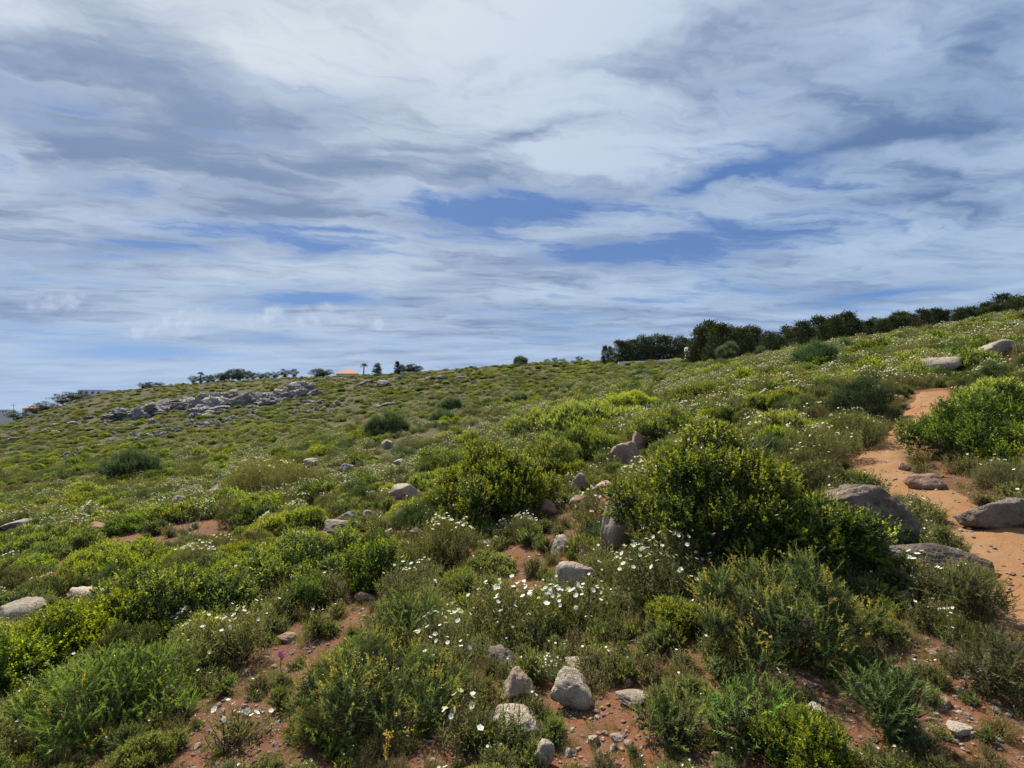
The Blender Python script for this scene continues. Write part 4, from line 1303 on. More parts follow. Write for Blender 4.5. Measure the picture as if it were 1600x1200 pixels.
def fill_near():
    made = []
    for r in SOIL_VIEW: KEEP.append(r + (hit((r[0] + r[2]) / 2, min(r[3], 1190))[1],))
    rng = np.random.default_rng(77)
    n = {k: 0 for k in PROTO}; tries = 0
    tk = list(TAKEN)
    YMAX = 15.0
    while tries < 14000 and sum(n.values()) < 520:
        tries += 1
        y = math.sqrt(rng.uniform(1.9 ** 2, YMAX ** 2)); a = rng.uniform(-1.12, 1.1); x = a * y
        if a * y > 13: continue
        pd = path_dist(x, y)[0]
        z = gz(x, y)
        px, py = project(x, y, z)
        f1 = fbm2(np.array([x]), np.array([y]), 0.35, 2, 12.0)[0]; f2 = fbm2(np.array([x]), np.array([y]), 0.6, 2, 22.0)[0]
        # which plant grows here
        left = px < 620
        w_m = 0.34 + (0.30 if left else 0) + 0.9 * f1; w_r = 0.48 - (0.22 if left and py > 780 else 0) + 0.3 * (px > 1050 and y > 6); w_h = 0.28 - 0.6 * f1 + 0.2 * (py > 950); w_g = 0.12 + 0.5 * f2
        wt = np.clip(np.array([w_m, w_r, w_h, w_g]), 0.02, 2); kind = ['mastic', 'rockrose', 'heath', 'gorse'][rng.choice(4, p=wt / wt.sum())]
        if n[kind] >= 190: continue
        w = rng.uniform(0.38, 0.85) * (0.75 + 0.03 * y)
        if y < 3.2: w *= 0.7
        if y < 4.6 and rng.random() < 0.45: continue
        if y < 2.9: h *= 0.65
        h = w * rng.uniform(0.42, 0.62)
        if pd < w * 0.42: continue
        sm = soil_mask(np.array([x]), np.array([y]))[0]
        if sm > 0.2 and rng.random() < 0.96: continue
        if any((x - q[0]) ** 2 + (y - q[1]) ** 2 < (0.62 * (w * 0.5 + q[2])) ** 2 for q in tk): continue
        bx0 = px - w / 2 * F / y; bx1 = px + w / 2 * F / y; by0 = py - h * F / y
        bad = False
        for (x0, y0, x1, y1, Yk) in KEEP:
            if y - w * 0.5 < Yk + 0.1 and bx0 < x1 - 4 and bx1 > x0 + 4 and by0 < y1 - 0.35 * (y1 - y0) and py > y0:
                bad = True; break
        if bad: continue
        # do not hide the path
        behind = path_dist(*(lambda q: (q[0], q[1]))(hit(px, by0 + 6)))[0] if (px > 1280 and y < 9) else 1.0
        if behind < 0.05: continue
        tk.append((x, y, w * 0.5)); n[kind] += 1
        vi = rng.integers(len(PROTO[kind])); ms, _ = PROTO[kind][vi]
        grp = LAB[kind][1]
        near_by = describe(px, py)
        size = 'tiny' if w < 0.42 else 'small' if w < 0.56 else 'mid-sized' if w < 0.75 else 'broad'
        lab = '%s %s %s' % (size, DESC[kind][vi], near_by)
        if len(lab.split()) > 13: lab = '%s %s' % (DESC[kind][vi], near_by)
        made.append((lab, y, plant(kind + '_shrub', ms, (x, y, z - 0.02), rng.uniform(0, 6.28), (w, w * rng.uniform(0.8, 1.1), h / 0.6), lab, 'shrub', grp)))
    tell_apart(made)
    print('NEAR', n, tries)


MARKS += [(200, 655, 'the left end of the outcrop'), (330, 650, 'the middle of the outcrop'), (460, 630, 'the right end of the outcrop'), (541, 590, 'the orange roof'), (606, 684, 'the wide broom'), (706, 647, 'the dark round broom'), (621, 590, 'the narrow cypress'), (1138, 568, 'the rounded broom below the pines'), (60, 735, 'the left end of the stone row'), (1006, 592, 'the long dark bush')]
karst_scatter()
loose_stones()
fill_near()


# ------------------------------------------------------------------ stuff: distant scrub, ground cover, pebbles (geometry nodes on real points)
def stuff_scatter(name, pts, scl, rot, idx, meshes, **props):
    c = bpy.data.collections.new(name + '_kinds')
    for k, me in enumerate(meshes):
        c.objects.link(bpy.data.objects.new('%s_kind_%02d' % (name, k), me))
    me = bpy.data.meshes.new(name)
    me.vertices.add(len(pts)); me.vertices.foreach_set('co', np.asarray(pts, np.float32).reshape(-1))
    a = me.attributes.new('scl', 'FLOAT_VECTOR', 'POINT'); a.data.foreach_set('vector', np.asarray(scl, np.float32).reshape(-1))
    a = me.attributes.new('rot', 'FLOAT_VECTOR', 'POINT'); a.data.foreach_set('vector', np.asarray(rot, np.float32).reshape(-1))
    a = me.attributes.new('idx', 'INT', 'POINT'); a.data.foreach_set('value', np.asarray(idx, np.int32))
    o = add(name, me, None, kind='stuff', **props)
    g = bpy.data.node_groups.new(name + '_nodes', 'GeometryNodeTree')
    g.interface.new_socket('Geometry', in_out='INPUT', socket_type='NodeSocketGeometry')
    g.interface.new_socket('Geometry', in_out='OUTPUT', socket_type='NodeSocketGeometry')
    gi = g.nodes.new('NodeGroupInput'); go = g.nodes.new('NodeGroupOutput')
    ci = g.nodes.new('GeometryNodeCollectionInfo'); ci.inputs['Collection'].default_value = c
    ci.inputs['Separate Children'].default_value = True; ci.inputs['Reset Children'].default_value = True
    iop = g.nodes.new('GeometryNodeInstanceOnPoints'); iop.inputs['Pick Instance'].default_value = True

    def named(nm, typ):
        nd = g.nodes.new('GeometryNodeInputNamedAttribute'); nd.data_type = typ; nd.inputs['Name'].default_value = nm
        return nd.outputs['Attribute']
    e2r = g.nodes.new('FunctionNodeEulerToRotation')
    g.links.new(named('rot', 'FLOAT_VECTOR'), e2r.inputs[0])
    g.links.new(gi.outputs[0], iop.inputs['Points']); g.links.new(ci.outputs[0], iop.inputs['Instance'])
    g.links.new(named('idx', 'INT'), iop.inputs['Instance Index']); g.links.new(e2r.outputs[0], iop.inputs['Rotation'])
    g.links.new(named('scl', 'FLOAT_VECTOR'), iop.inputs['Scale']); g.links.new(iop.outputs[0], go.inputs[0])
    md = o.modifiers.new('scatter', 'NODES'); md.node_group = g
    return o


def whole(name, parts):
    return join_meshes(name, [(parts[k][0], M[parts[k][1]]) for k in ('foliage', 'branches', 'flowers') if k in parts])


def far_protos():
    out = []
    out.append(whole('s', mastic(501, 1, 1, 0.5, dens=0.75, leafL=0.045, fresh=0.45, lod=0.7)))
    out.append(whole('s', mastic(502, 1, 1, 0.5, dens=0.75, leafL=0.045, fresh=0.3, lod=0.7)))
    out.append(whole('s', rockrose(503, 1, 1, 0.5, dens=0.5, flowers=80, lod=0.7, fr=0.018)))
    out.append(whole('s', rockrose(504, 1, 1, 0.5, dens=0.5, flowers=50, lod=0.7, fr=0.018)))
    out.append(whole('s', rockrose(505, 1, 1, 0.5, dens=0.5, flowers=8, lod=0.7, dry=0.4)))
    out.append(whole('s', heath(506, 1, 1, 0.5, dens=0.5, lod=0.4)))
    out.append(whole('s', heath(507, 1, 1, 0.5, dens=0.5, lod=0.4, cb=(0.11, 0.15, 0.06))))
    out.append(whole('s', heath(508, 1, 1, 0.5, dens=0.5, lod=0.4, tips=0.5, cb=(0.18, 0.165, 0.05))))
    return out


FARP = far_protos()


def far_scrub():
    rng = np.random.default_rng(91)
    N = 44000
    a = rng.uniform(-1.35, 1.35, N); y = np.exp(rng.uniform(math.log(13.5), math.log(330), N)); x = a * y
    f = fbm2(x, y, 0.12, 2, 30.0); f2 = fbm2(x, y, 0.05, 2, 40.0)
    keep = (rng.random(N) < np.clip(0.72 + 1.5 * f, 0.15, 1)) & (path_dist(x, y) > 0.35)
    x, y, f, f2 = x[keep], y[keep], f[keep], f2[keep]; n = len(x)
    z = ground(x, y)
    px, py = project(x, y, z)
    s = rng.uniform(0.45, 1.0, n) * np.where((y < 45) & (rng.random(n) < 0.25), 1.5, 1.0) * (0.85 + 1.1 * np.clip((y - 20) / 100, 0, 1)); h = rng.uniform(0.55, 0.95, n) * s
    h = np.where(y > 60, h * 0.85, h * 1.12)
    idx = np.zeros(n, int); f3 = fbm2(x, y, 0.22, 2, 77.0)
    wts = np.stack([0.16 + 0.8 * f2 + 0.15 * (px < 500), 0.35 + 0 * f, 0.50 * (px > 300) * (y < 70) + 0.3 * (px > 1000) - 0.5 * f2, 0.45 * (px > 250) + 0.1 - 0.4 * f2, 0.25 + 0 * f, 0.35 + 0.5 * f, 0.25 + 0 * f, 0.10 + 0.25 * (px > 1000) + 0.4 * f2], 1)
    wts[:, [1, 5, 6]] += (2.6 * np.clip(f3, 0, 1))[:, None]; wts[:, [0, 2, 3]] += (2.0 * np.clip(-f3, 0, 1))[:, None]
    wts = np.clip(wts, 0.02, 3); cdf = np.cumsum(wts / wts.sum(1, keepdims=True), 1)
    idx = (rng.random((n, 1)) > cdf).sum(1).clip(0, 7)
    # leave the path, the outcrops and the named bushes clear
    tk = np.array([(t[0], t[1], t[2]) for t in TAKEN if t[1] > 9])
    d = np.sqrt((x[:, None] - tk[None, :, 0]) ** 2 + (y[:, None] - tk[None, :, 1]) ** 2) - tk[None, :, 2]
    ok = d.min(1) > -0.1 * s
    for (x0, y0, x1, y1, Yk) in KEEP:
        if Yk < 9: continue
        hit_ = (px > x0 - s * 200 / y) & (px < x1 + s * 200 / y) & (y < Yk) & (y > Yk * 0.8) & (py - h * F / y < y1 - 2)
        ok &= ~hit_
    x, y, z, s, h, idx = [q[ok] for q in (x, y, z, s, h, idx)]
    n = len(x)
    stuff_scatter('scrub', np.stack([x, y, z - 0.03], 1), np.stack([s, s, h], 1), np.stack([np.zeros(n), np.zeros(n), rng.uniform(0, 6.28, n)], 1), idx, FARP,
                  label='unbroken low scrub of green and flowering bushes covering the hillside', category='scrub')
    print('FAR', n)


far_scrub()


def cover_protos():
    out = []
    rng = np.random.default_rng(600)
    for k in range(3):       # dry and green grass tufts
        b = Buf(); n = 60
        ang = rng.uniform(0, 6.28, n); lean = rng.uniform(0.1, 0.8, n)
        D = unit(np.stack([np.cos(ang) * lean, np.sin(ang) * lean, np.ones(n)], 1)); P = np.stack([rng.normal(size=n) * 0.025, rng.normal(size=n) * 0.025, np.zeros(n)], 1)
        L = rng.uniform(0.05, 0.17, n); c = lerp([0.10, 0.115, 0.035], [0.34, 0.27, 0.14], rng.random(n) * 0.5 + 0.35 * k * rng.random(n))
        N = unit(np.cross(D, rng.normal(size=(n, 3))))
        b.tris(needle_tris(P, D, N, L, np.full(n, 0.0035)), c); out.append(b.mesh('tuft', M['needle']))
    out.append(whole('seedling', rockrose(611, 0.22, 0.22, 0.2, dens=2.2, flowers=2, fr=0.014)))
    out.append(whole('seedling', heath(612, 0.22, 0.22, 0.2, dens=2.2, lod=0.6, plume=0.8)))
    out.append(whole('seedling', rockrose(613, 0.22, 0.22, 0.16, dens=2.2, flowers=0, dry=0.6)))
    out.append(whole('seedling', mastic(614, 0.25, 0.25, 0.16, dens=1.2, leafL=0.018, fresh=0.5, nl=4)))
    # fallen twigs
    b = Buf(); n = 16; st = np.concatenate([rng.uniform(-0.12, 0.12, (n, 2)), np.full((n, 1), 0.008)], 1); ang = rng.uniform(0, 6.28, n); L = rng.uniform(0.05, 0.16, n)
    en = st + np.stack([np.cos(ang) * L, np.sin(ang) * L, rng.uniform(0, 0.03, n)], 1); md = (st + en) / 2 + rng.normal(size=(n, 3)) * 0.008
    V, Fq = tubes(np.stack([st, md, en], 1), np.full((n, 3), 0.0018)); b.raw(V, Fq, np.array([0.3, 0.24, 0.18])); out.append(b.mesh('twigs', M['dead']))
    return out


def ground_cover():
    rng = np.random.default_rng(95); N = 15000
    y = np.exp(rng.uniform(math.log(1.6), math.log(16), N)); a = rng.uniform(-1.3, 1.3, N); x = a * y
    pd = path_dist(x, y); sm = soil_mask(x, y); f = fbm2(x, y, 0.8, 2, 50.0)
    ok = (pd > 0.04) & (rng.random(N) < np.where(sm > 0.25, 0.72, 0.9) * np.clip(0.7 + f, 0.15, 1))
    x, y = x[ok], y[ok]; n = len(x); z = ground(x, y); s = rng.uniform(0.5, 1.25, n)
    idx = rng.choice(8, n, p=[.17, .16, .12, .16, .13, .12, .06, .08])
    bare = soil_mask(x, y) > 0.2; idx = np.where(bare & (rng.random(n) < 0.75), rng.choice([0, 1, 2, 7, 7], n), idx)
    s = s * np.clip(y / 5.0, 0.42, 1.0) * np.where(bare, 0.85, 1.0)
    s = np.where((idx < 3), s, s * 0.9)
    stuff_scatter('undergrowth', np.stack([x, y, z - 0.005], 1), np.stack([s, s, s * rng.uniform(0.7, 1.1, n)], 1), np.stack([rng.normal(size=n) * 0.1, rng.normal(size=n) * 0.1, rng.uniform(0, 6.28, n)], 1), idx, cover_protos(),
                  label='dry grass tufts, seedlings and twigs covering the soil between the shrubs', category='undergrowth')


def gravel():
    rng = np.random.default_rng(96); N = 22000
    y = np.exp(rng.uniform(math.log(1.6), math.log(13), N)); a = rng.uniform(-1.3, 1.3, N); x = a * y
    pd = path_dist(x, y); sm = soil_mask(x, y)
    pr = np.where(pd < 0, 0.6, np.where(pd < 0.35, 0.9, np.where(sm > 0.3, 0.9, 0.3)))
    ok = rng.random(N) < pr; x, y, pd = x[ok], y[ok], pd[ok]; n = len(x); z = ground(x, y) + np.where(pd < -0.05, 0.03, 0.0)
    s = 0.006 + 0.012 * rng.random(n) ** 3 + np.where(rng.random(n) < 0.05, 0.012, 0)
    P = [rock_mesh('pebble', 700 + k, M[['rock', 'rock_red', 'rock_pale', 'rock_red'][k]], 2) for k in range(4)]
    stuff_scatter('gravel', np.stack([x, y, z + s * 0.2], 1), np.stack([s, s * 0.8, s * 0.6], 1), np.stack([rng.normal(size=n) * 0.3, rng.normal(size=n) * 0.3, rng.uniform(0, 6.28, n)], 1), rng.integers(0, 4, n), P,
                  label='small pebbles and gravel strewn over the red soil and the path', category='gravel')


ground_cover(); gravel()


# ------------------------------------------------------------------ trees on the skyline
def pine_parts(seed, H=6.0, W=5.0, clear=0.12, shape='bushy'):
    rng = np.random.default_rng(seed)
    f = Buf(); tr = Buf()
    n = 105 if shape == 'bushy' else 60
    t = rng.uniform(clear, 1.0, n)
    if shape == 'bushy':
        rad = W * 0.5 * np.clip(1.1 - t, 0.05, 1) ** 0.65 * np.clip((t - clear) / 0.12 + 0.45, 0, 1) * rng.uniform(0.65, 1.2, n)
    elif shape == 'umbrella':
        t = clear + (1 - clear) * rng.uniform(0.15, 1.0, n); rad = W * 0.5 * np.sqrt(np.clip(1 - ((t - 0.68) / 0.36) ** 2, 0.02, 1))
    else:   # cypress
        rad = W * 0.5 * np.clip(np.minimum((t - clear) / 0.15 + 0.3, (1.03 - t) * 2.2), 0.05, 1)
    a = rng.uniform(0, 6.28, n); rr = rad * np.sqrt(rng.uniform(0.15, 1, n))
    c = np.stack([np.cos(a) * rr, np.sin(a) * rr, t * H], 1) + rng.normal(size=(n, 3)) * 0.1
    k = 34
    P = c[:, None] + rng.normal(size=(n, k, 3)) * np.array([0.34, 0.34, 0.2]) * (W / 5) ** 0.5
    Dd = unit((P - c[:, None]) + np.array([0, 0, 0.35]) + unit(np.stack([np.cos(a), np.sin(a), np.zeros(n)], 1))[:, None] * 0.3)
    P = P.reshape(-1, 3); Dd = Dd.reshape(-1, 3); m = len(P)
    N = unit(np.cross(Dd, rng.normal(size=(m, 3))))
    col = lerp([0.038, 0.050, 0.022], [0.105, 0.115, 0.048], rng.random(m))
    f.quads(leaf_quads(P, Dd, N, rng.uniform(0.28, 0.52, m), rng.uniform(0.08, 0.18, m)), col)
    zs = np.linspace(-0.2, H * 0.92, 7); pth = np.stack([np.cumsum(rng.normal(size=7) * 0.07), np.cumsum(rng.normal(size=7) * 0.07), zs], 1)
    V, Fq = tubes(pth[None], (0.16 * H / 6 * np.linspace(1, 0.2, 7))[None], 7); tr.raw(V, Fq, np.array([0.1, 0.07, 0.05]))
    sel = rng.choice(n, 26, replace=False)
    st = np.stack([np.interp(c[sel, 2] * 0.75, zs, pth[:, 0]), np.interp(c[sel, 2] * 0.75, zs, pth[:, 1]), c[sel, 2] * 0.75], 1)
    V, Fq = tubes(np.stack([st, (st + c[sel]) / 2 + np.array([0, 0, 0.1]), c[sel]], 1), np.tile(np.array([[0.06, 0.04, 0.02]]), (26, 1)), 4); tr.raw(V, Fq, np.array([0.1, 0.07, 0.05]))
    return tr.mesh('pine_trunk', M['bark']), f.mesh('pine_crown', M['pine'])


PINES = [pine_parts(800 + k, 6.0, 4.6 + 0.5 * (k % 3), 0.06) for k in range(6)]
UMB = [pine_parts(820 + k, 5.0, 5.5, 0.05, 'umbrella') for k in range(3)]
CYP = pine_parts(830, 6.0, 2.0, 0.05, 'cypress')


def tree(name, parts, x, y, h, w, label, rz=0, group=None, base=6.0, bw=5.0, cat='tree'):
    root = add(name, None, None, (x, y, gz(x, y) - 0.1), (0, 0, rz), (w / bw, w / bw, h / base), label=label, category=cat)
    if group: root['group'] = group
    add('trunk', parts[0], root); add('crown', parts[1], root)
    return root


_u = ['first', 'second', 'third', 'fourth', 'fifth', 'sixth', 'seventh', 'eighth', 'ninth', 'tenth', 'eleventh', 'twelfth', 'thirteenth', 'fourteenth', 'fifteenth', 'sixteenth', 'seventeenth', 'eighteenth', 'nineteenth', 'twentieth']
ORD = _u + ['twenty-' + q for q in _u[:9]] + ['thirtieth'] + ['thirty-' + q for q in _u[:9]]


def pine_belt():
    rng = np.random.default_rng(55)
    # photo tops of the belt: (px, top row)
    T = np.array([(1090, 512), (1105, 505), (1130, 500), (1150, 505), (1170, 506), (1195, 508), (1215, 507), (1245, 500), (1270, 496), (1300, 494), (1325, 490), (1350, 491), (1380, 490), (1410, 486), (1440, 484), (1470, 482), (1500, 480), (1525, 474), (1545, 466), (1575, 456), (1600, 458), (1640, 452)], float)
    for row, (dy, n) in enumerate([(0, 32), (10, 26)]):
        for k in range(n):
            px = 1092 + (1640 - 1092) * (k + 0.5 * row + rng.uniform(-0.25, 0.25)) / (n - 1)
            y = 64 + dy + rng.uniform(-3, 3); x = (px - 800) / F * y
            top = np.interp(px, T[:, 0], T[:, 1]) + 5 + (rng.uniform(-6, 22) if row == 0 else rng.uniform(-5, 14))
            zt = EYE + (HY - top) * y / F; h = max(zt - gz(x, y), 3.0)
            tree('pine_tree', PINES[rng.integers(6)], x, y, h, min(h * rng.uniform(0.75, 1.05), 5.8), 'dark pine of the dense belt, %s row, %s from its left end' % (['front', 'back'][row], ORD[k]), rng.uniform(0, 6.28), 'pines of the dense belt')
    for ci, (px, top, y) in enumerate([(945, 541, 118), (953, 542, 120), (968, 533, 112), (980, 534, 112), (988, 532, 113), (1002, 525, 112), (1012, 528, 114), (1024, 524, 112), (1036, 526, 113), (1048, 527, 112), (1062, 526, 113), (1072, 530, 115)]):
        x = (px - 800) / F * y; h = max(EYE + (HY - top) * y / F - gz(x, y), 2.5)
        tree('pine_tree', PINES[rng.integers(6)], x, y, h, h * (0.5 if px < 960 else 0.85), 'dark pine in the smaller skyline clump, %s from its left end' % ORD[ci - 2] if px > 960 else '%s of two slender pines standing apart left of the skyline clump' % ['leftmost', 'right-hand one'][ci], rng.uniform(0, 6.28),
             'pines of the smaller skyline clump' if px > 960 else 'two slender pines on the skyline')


def skyline_left():
    rng = np.random.default_rng(56)
    def put(px, top, y, parts, name, label, wf=0.9, group=None, base=6.0, bw=5.0, hmin=1.5):
        x = (px - 800) / F * y; h = max(EYE + (HY - top) * y / F - gz(x, y), hmin)
        return tree(name, parts, x, y, h, h * wf, label, rng.uniform(0, 6.28), group, base, bw)
    for ci, (px, top) in enumerate(sorted([(302, 592), (314, 590), (332, 587), (345, 583), (356, 580), (366, 577), (377, 577), (387, 580), (396, 584), (408, 586), (350, 588), (372, 586), (325, 592), (418, 585), (430, 584)])):
        put(px, top, 196 + rng.uniform(-6, 6), UMB[rng.integers(3)], 'umbrella_pine', 'dark round-topped pine in the left skyline thicket, %s from its left end' % ORD[ci], 1.15, 'pines of the left skyline thicket', 5.0, 5.5, 3.0)
    put(445, 577, 198, UMB[0], 'umbrella_pine', 'spreading pine standing clear at the right end of the left skyline thicket', 1.15, None, 5.0, 5.5)
    put(460, 577, 198, UMB[1], 'umbrella_pine', 'round pine beside the spreading one on the left skyline', 0.9, None, 5.0, 5.5)
    put(590, 568, 170, PINES[1], 'conifer_tree', 'small pyramid-shaped conifer on the skyline left of centre', 0.9)
    put(621, 565, 168, CYP, 'cypress_tree', 'narrow dark cypress on the skyline left of centre', 0.4, None, 6.0, 2.0)
    put(627, 570, 168, PINES[2], 'conifer_tree', 'short conifer at the foot of the narrow cypress', 0.9)
    for ci, (px, top) in enumerate([(637, 570), (645, 569), (653, 572)]):
        put(px, top, 166, UMB[rng.integers(3)], 'umbrella_pine', 'low dark tree right of the narrow cypress on the skyline, %s from the left' % ORD[ci], 1.6, 'low dark trees on the skyline', 5.0, 5.5)
    for ci, (px, top, w) in enumerate([(855, 561, 1.2), (868, 559, 1.2), (880, 560, 1.2), (905, 557, 1.2)]):
        put(px, top, 152, UMB[rng.integers(3)], 'skyline_shrub', 'low dark bush on the central skyline, %s from the left' % ORD[ci], w, 'low bushes on the central skyline', 5.0, 5.5, 1.2)
    for ci, (px, top) in enumerate([(28, 643), (56, 634), (74, 627), (100, 616), (120, 611), (225, 598), (236, 597), (250, 597), (497, 577), (507, 576)]):
        put(px, top, 200 if px > 200 else 230, UMB[rng.integers(3)], 'skyline_shrub', 'low dark bush on the left skyline, %s from the left' % ORD[ci], 1.8, 'low bushes on the left skyline', 5.0, 5.5, 1.2)


pine_belt(); skyline_left()


def palm(px, top, y, label):
    x = (px - 800) / F * y; g = gz(x, y); h = max(EYE + (HY - top) * y / F - g, 4.0)
    rng = np.random.default_rng(int(px))
    root = add('palm_tree', None, None, (x, y, g - 0.1), label=label, category='palm')
    b = Buf(); p = np.stack([np.linspace(0, 0.2, 6), np.zeros(6), np.linspace(0, h * 0.86, 6)], 1); V, Fq = tubes(p[None], np.linspace(0.24, 0.16, 6)[None], 8); b.raw(V, Fq, np.array([.12, .09, .06]))
    add('trunk', b.mesh('palm_trunk', M['bark']), root)
    f = Buf(); n = 22; a = np.arange(n) * 2.4; e = rng.uniform(-0.35, 1.1, n)
    for k in range(n):
        t = np.linspace(0, 1, 14)[1:]; L = h * 0.26
        P = np.stack([0.2 + np.cos(a[k]) * t * L * math.cos(e[k]), np.sin(a[k]) * t * L * math.cos(e[k]), h * 0.86 + t * L * math.sin(e[k]) - 0.5 * L * t ** 2], 1)
        T = unit(np.gradient(P, axis=0)); S = unit(np.cross(T, np.array([0, 0, 1.])))
        for sg in (1, -1):
            Dd = unit(T * 0.6 + S * sg * 0.8 - np.array([0, 0, 0.3])); f.quads(leaf_quads(P, Dd, unit(np.cross(Dd, T)), np.full(13, 0.45), np.full(13, 0.10)), np.tile([[0.05, 0.065, 0.025]], (13, 1)))
    add('crown', f.mesh('palm_crown', M['pine']), root)


palm(313, 580, 192, 'thin palm standing out left of the dark thicket on the skyline')
palm(568, 566, 172, 'pale spindly palm on the skyline right of the orange roof')


def box_np(x0, x1, y0, y1, z0, z1):
    v = np.array([(x, y, z) for z in (z0, z1) for y in (y0, y1) for x in (x0, x1)], float)
    f = np.array([[0, 2, 3, 1], [4, 5, 7, 6], [0, 1, 5, 4], [2, 6, 7, 3], [0, 4, 6, 2], [1, 3, 7, 5]])
    return v, f


def house(px, py_top, y, w, h, label, roof=True, drop=0.0, windows=2):
    x = (px - 800) / F * y; g = gz(x, y)
    top = EYE + (HY - py_top) * y / F
    base = min(g, top - h)
    root = add('house', None, None, (x, y, base), label=label, category='house')
    hh = top - base; rh = h * 0.32 if roof else 0.0
    v, f = box_np(-w / 2, w / 2, 0, w * 0.7, -0.5, hh - rh); add('wall', mesh_np('wall', v, [f], [M['plaster']]), root)
    if roof:
        e = 0.4; z = hh - rh + 0.003
        v = np.array([(-w / 2 - e, -e, z), (w / 2 + e, -e, z), (w / 2 + e, w * 0.7 + e, z), (-w / 2 - e, w * 0.7 + e, z), (-w * 0.22, w * 0.35, hh), (w * 0.22, w * 0.35, hh)])
        add('roof', mesh_np('roof', v, [np.array([[0, 1, 5, 4], [2, 3, 4, 5], [3, 2, 1, 0]]), np.array([[1, 2, 5], [3, 0, 4]])], [M['rooftile']]), root)
    for k in range(windows):
        cx = (k + 0.5) / windows * w - w / 2
        v, f = box_np(cx - 0.6, cx + 0.6, -0.03, 0.05, hh - rh - 2.2, hh - rh - 0.9); add('window', mesh_np('window', v, [f], [M['windowglass']]), root)
    return root


house(541, 577, 205, 8.0, 5.5, 'house of which only a low orange tiled roof shows over the central skyline')
house(1095, 540, 101, 4.4, 3.0, 'small white house between the pine clump and the pine belt', roof=False, windows=1)
house(140, 609, 262, 12.0, 4.0, 'long low white house on the left skyline', roof=False, windows=4)
house(46, 634, 250, 7.0, 4.0, 'house with a pinkish red roof near the left end of the skyline')
house(2, 640, 420, 10.0, 6.0, 'white building at the far left picture edge', roof=False, windows=4)


def pale_wall():
    pts = [at_depth(px, 104) for px in np.linspace(966, 1064, 13)]
    x0, y0, z0 = pts[6]
    root = add('garden_wall', None, None, (x0, y0, z0), label='low pale wall running along the skyline under the pine clump', category='wall')
    for k in range(12):
        a, b = pts[k], pts[k + 1]
        v, f = box_np(a[0] - x0, b[0] - x0 - 0.04, -0.15, 0.15, min(a[2], b[2]) - z0 - 0.4, (a[2] + b[2]) / 2 - z0 + 0.62)
        add('panel', mesh_np('panel', v, [f], [M['plaster']]), root)


pale_wall()


def pole(px, top, y):
    x = (px - 800) / F * y; g = gz(x, y); h = EYE + (HY - top) * y / F - g
    root = add('utility_pole', None, None, (x, y, g), label='thin utility pole with a cross-arm at the far left of the skyline', category='pole')
    b = Buf(); V, Fq = tubes(np.array([[[0, 0, -0.3], [0, 0, h * .5], [0, 0, h]]], float), np.array([[0.14, 0.12, 0.1]]), 6); b.raw(V, Fq, np.array([.3, .3, .3])); add('mast', b.mesh('mast', M['metal']), root)
    v, f = box_np(-1.6, 1.6, -0.06, 0.06, h * 0.88, h * 0.88 + 0.15); add('cross_arm', mesh_np('cross_arm', v, [f], [M['metal']]), root)


pole(21, 630, 300)


# ------------------------------------------------------------------ small single plants
def spire(px, py, hpx, label, seed, n=2, Y=None):
    """dry golden flower spikes"""
    x, y, z = hit(px, py) if Y is None else at_depth(px, Y)
    h = hpx * y / F; rng = np.random.default_rng(seed)
    root = add('flower_spike_plant', None, None, (x, y, z), label=label, category='plant')
    st = Buf()
    for k in range(n):
        f = Buf()
        b0 = np.array([rng.normal() * 0.01, rng.normal() * 0.01, 0]); d = unit(np.array([rng.normal() * 0.12 + (k - (n - 1) / 2) * 0.22, rng.normal() * 0.1, 1.0]))
        hk = h * rng.uniform(0.8, 1.0)
        V, Fq = tubes(np.stack([b0, b0 + d * hk * 0.5, b0 + d * hk])[None], np.array([[0.004, 0.003, 0.002]]), 4); st.raw(V, Fq, np.array([0.25, 0.17, 0.07]))
        B = b0 + d * hk * np.linspace(0.55, 1.0, 12)[:, None]; Dr = unit(d + rng.normal(size=(12, 3)) * 0.45)
        shoot_leaves(rng, f, B, Dr, np.full(12, 0.035), 9, 0.014, 0.009, lambda t, s: np.tile([[0.40, 0.235, 0.06]], (len(t), 1)) * rng.uniform(0.7, 1.3, (len(t), 1)), 70, 30, 0.0)
        add('flower_spike', f.mesh('flower_spike', M['needle']), root)
    add('stem', st.mesh('stem', M['bark']), root)


spire(1213, 1005, 112, 'tall twin golden flower spikes in front of the largest shrub', 1, 2)
spire(1140, 960, 105, 'single golden-headed plant left of the twin golden spikes', 2, 1)
spire(598, 1215, 90, 'bright yellow flower spike at the bottom edge left of centre', 3, 1)
spire(1110, 985, 60, 'short ochre flower spike beside the white-flowered rockrose', 4, 2)


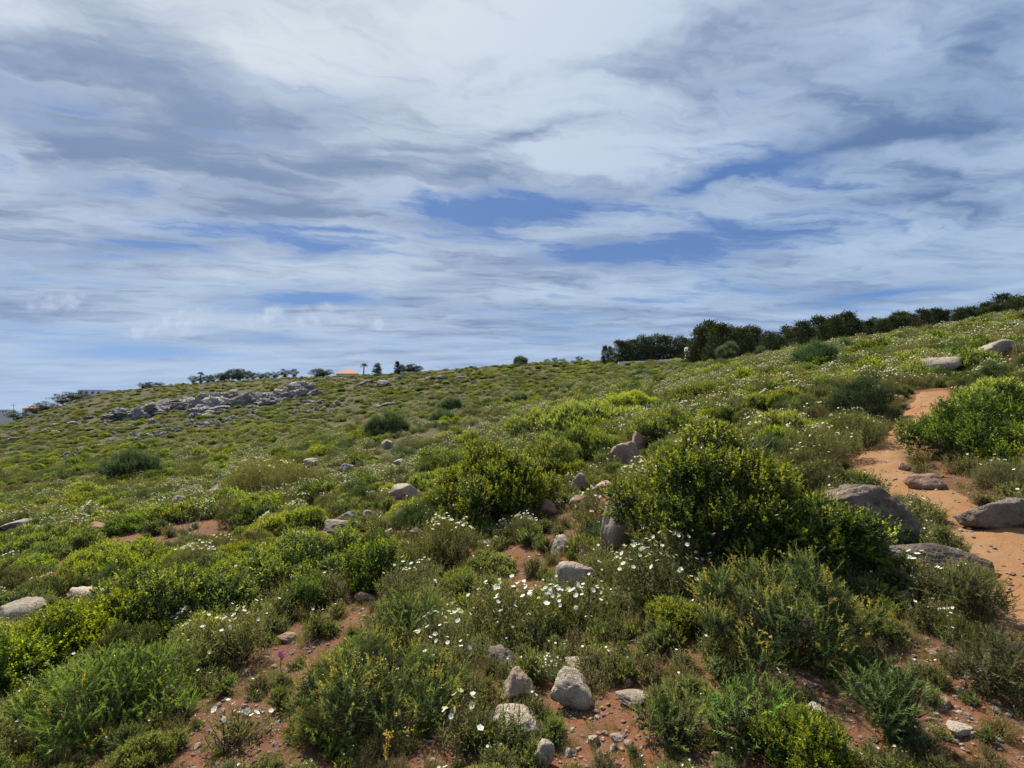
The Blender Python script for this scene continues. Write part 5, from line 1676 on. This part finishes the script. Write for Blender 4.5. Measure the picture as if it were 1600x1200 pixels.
def magenta(px, py, hpx, label, seed, Y=None):
    x, y, z = hit(px, py + hpx); h = hpx * y / F
    rng = np.random.default_rng(seed)
    root = add('wild_gladiolus', None, None, (x, y, z), label=label, category='flower')
    st = Buf(); V, Fq = tubes(np.array([[[0, 0, 0], [0.005, 0, h * .5], [0, 0, h]]], float), np.array([[0.003, 0.0025, 0.002]]), 4); st.raw(V, Fq, np.array([.06, .09, .03])); add('stem', st.mesh('stem', M['bark']), root)
    for k in range(3):
        b = Buf(); petals(rng, b, np.array([[rng.normal() * 0.008, rng.normal() * 0.008, h - 0.022 * k]]), unit(np.array([[rng.normal(), -1 + rng.normal() * 0.3, 0.6]])), np.array([0.018]), (0.62, 0.08, 0.42), (0.7, 0.3, 0.5))
        add('flower', b.mesh('magenta_flower', M['petal']), root)


magenta(1258, 970, 60, 'magenta flower on a dark stem above the orange-tipped gorse', 1)
magenta(755, 932, 30, 'magenta flower among white rockroses in the centre', 2)
magenta(438, 1017, 30, 'magenta flower beside red soil on the left', 3)
magenta(1389, 846, 40, 'small pink flower beside the big dark slab', 4)


def dead_shrub(px, py, hpx, label, seed, n=14):
    x, y, z = hit(px, py); h = hpx * y / F; rng = np.random.default_rng(seed)
    root = add('dead_shrub', None, None, (x, y, z), label=label, category='dead shrub')
    for k in range(n):
        b = Buf(); a = rng.uniform(0, 6.28); l = rng.uniform(0.15, 0.6)
        e = np.array([math.cos(a) * l * h, math.sin(a) * l * h, h * rng.uniform(0.6, 1.0)]); m = e * 0.5 + rng.normal(size=3) * 0.03
        t = np.linspace(0, 1, 6)[:, None]; p = 2 * m * t * (1 - t) + e * t ** 2
        V, Fq = tubes(p[None], np.linspace(0.006, 0.002, 6)[None], 4); b.raw(V, Fq, np.array([.3, .26, .2]))
        for q in range(4):
            s = p[2 + q % 4]; e2 = s + rng.normal(size=3) * 0.12 * h + np.array([0, 0, 0.15 * h])
            V, Fq = tubes(np.stack([s, (s + e2) / 2 + rng.normal(size=3) * 0.01, e2])[None], np.array([[0.003, 0.002, 0.0012]]), 3); b.raw(V, Fq, np.array([.3, .26, .2]))
        add('branch', b.mesh('branch', M['dead']), root)


dead_shrub(290, 850, 50, 'bare silvery dead shrub above the yellow-green mat on the left', 1)
dead_shrub(690, 745, 60, 'bare dark dead stems rising behind the bright middle shrub', 2, 9)
dead_shrub(1178, 790, 120, 'bare pale dead stalk rising behind the largest shrub', 3, 3)
dead_shrub(70, 1100, 40, 'grey dead twigs at the back of the feathery left bush', 4, 8)
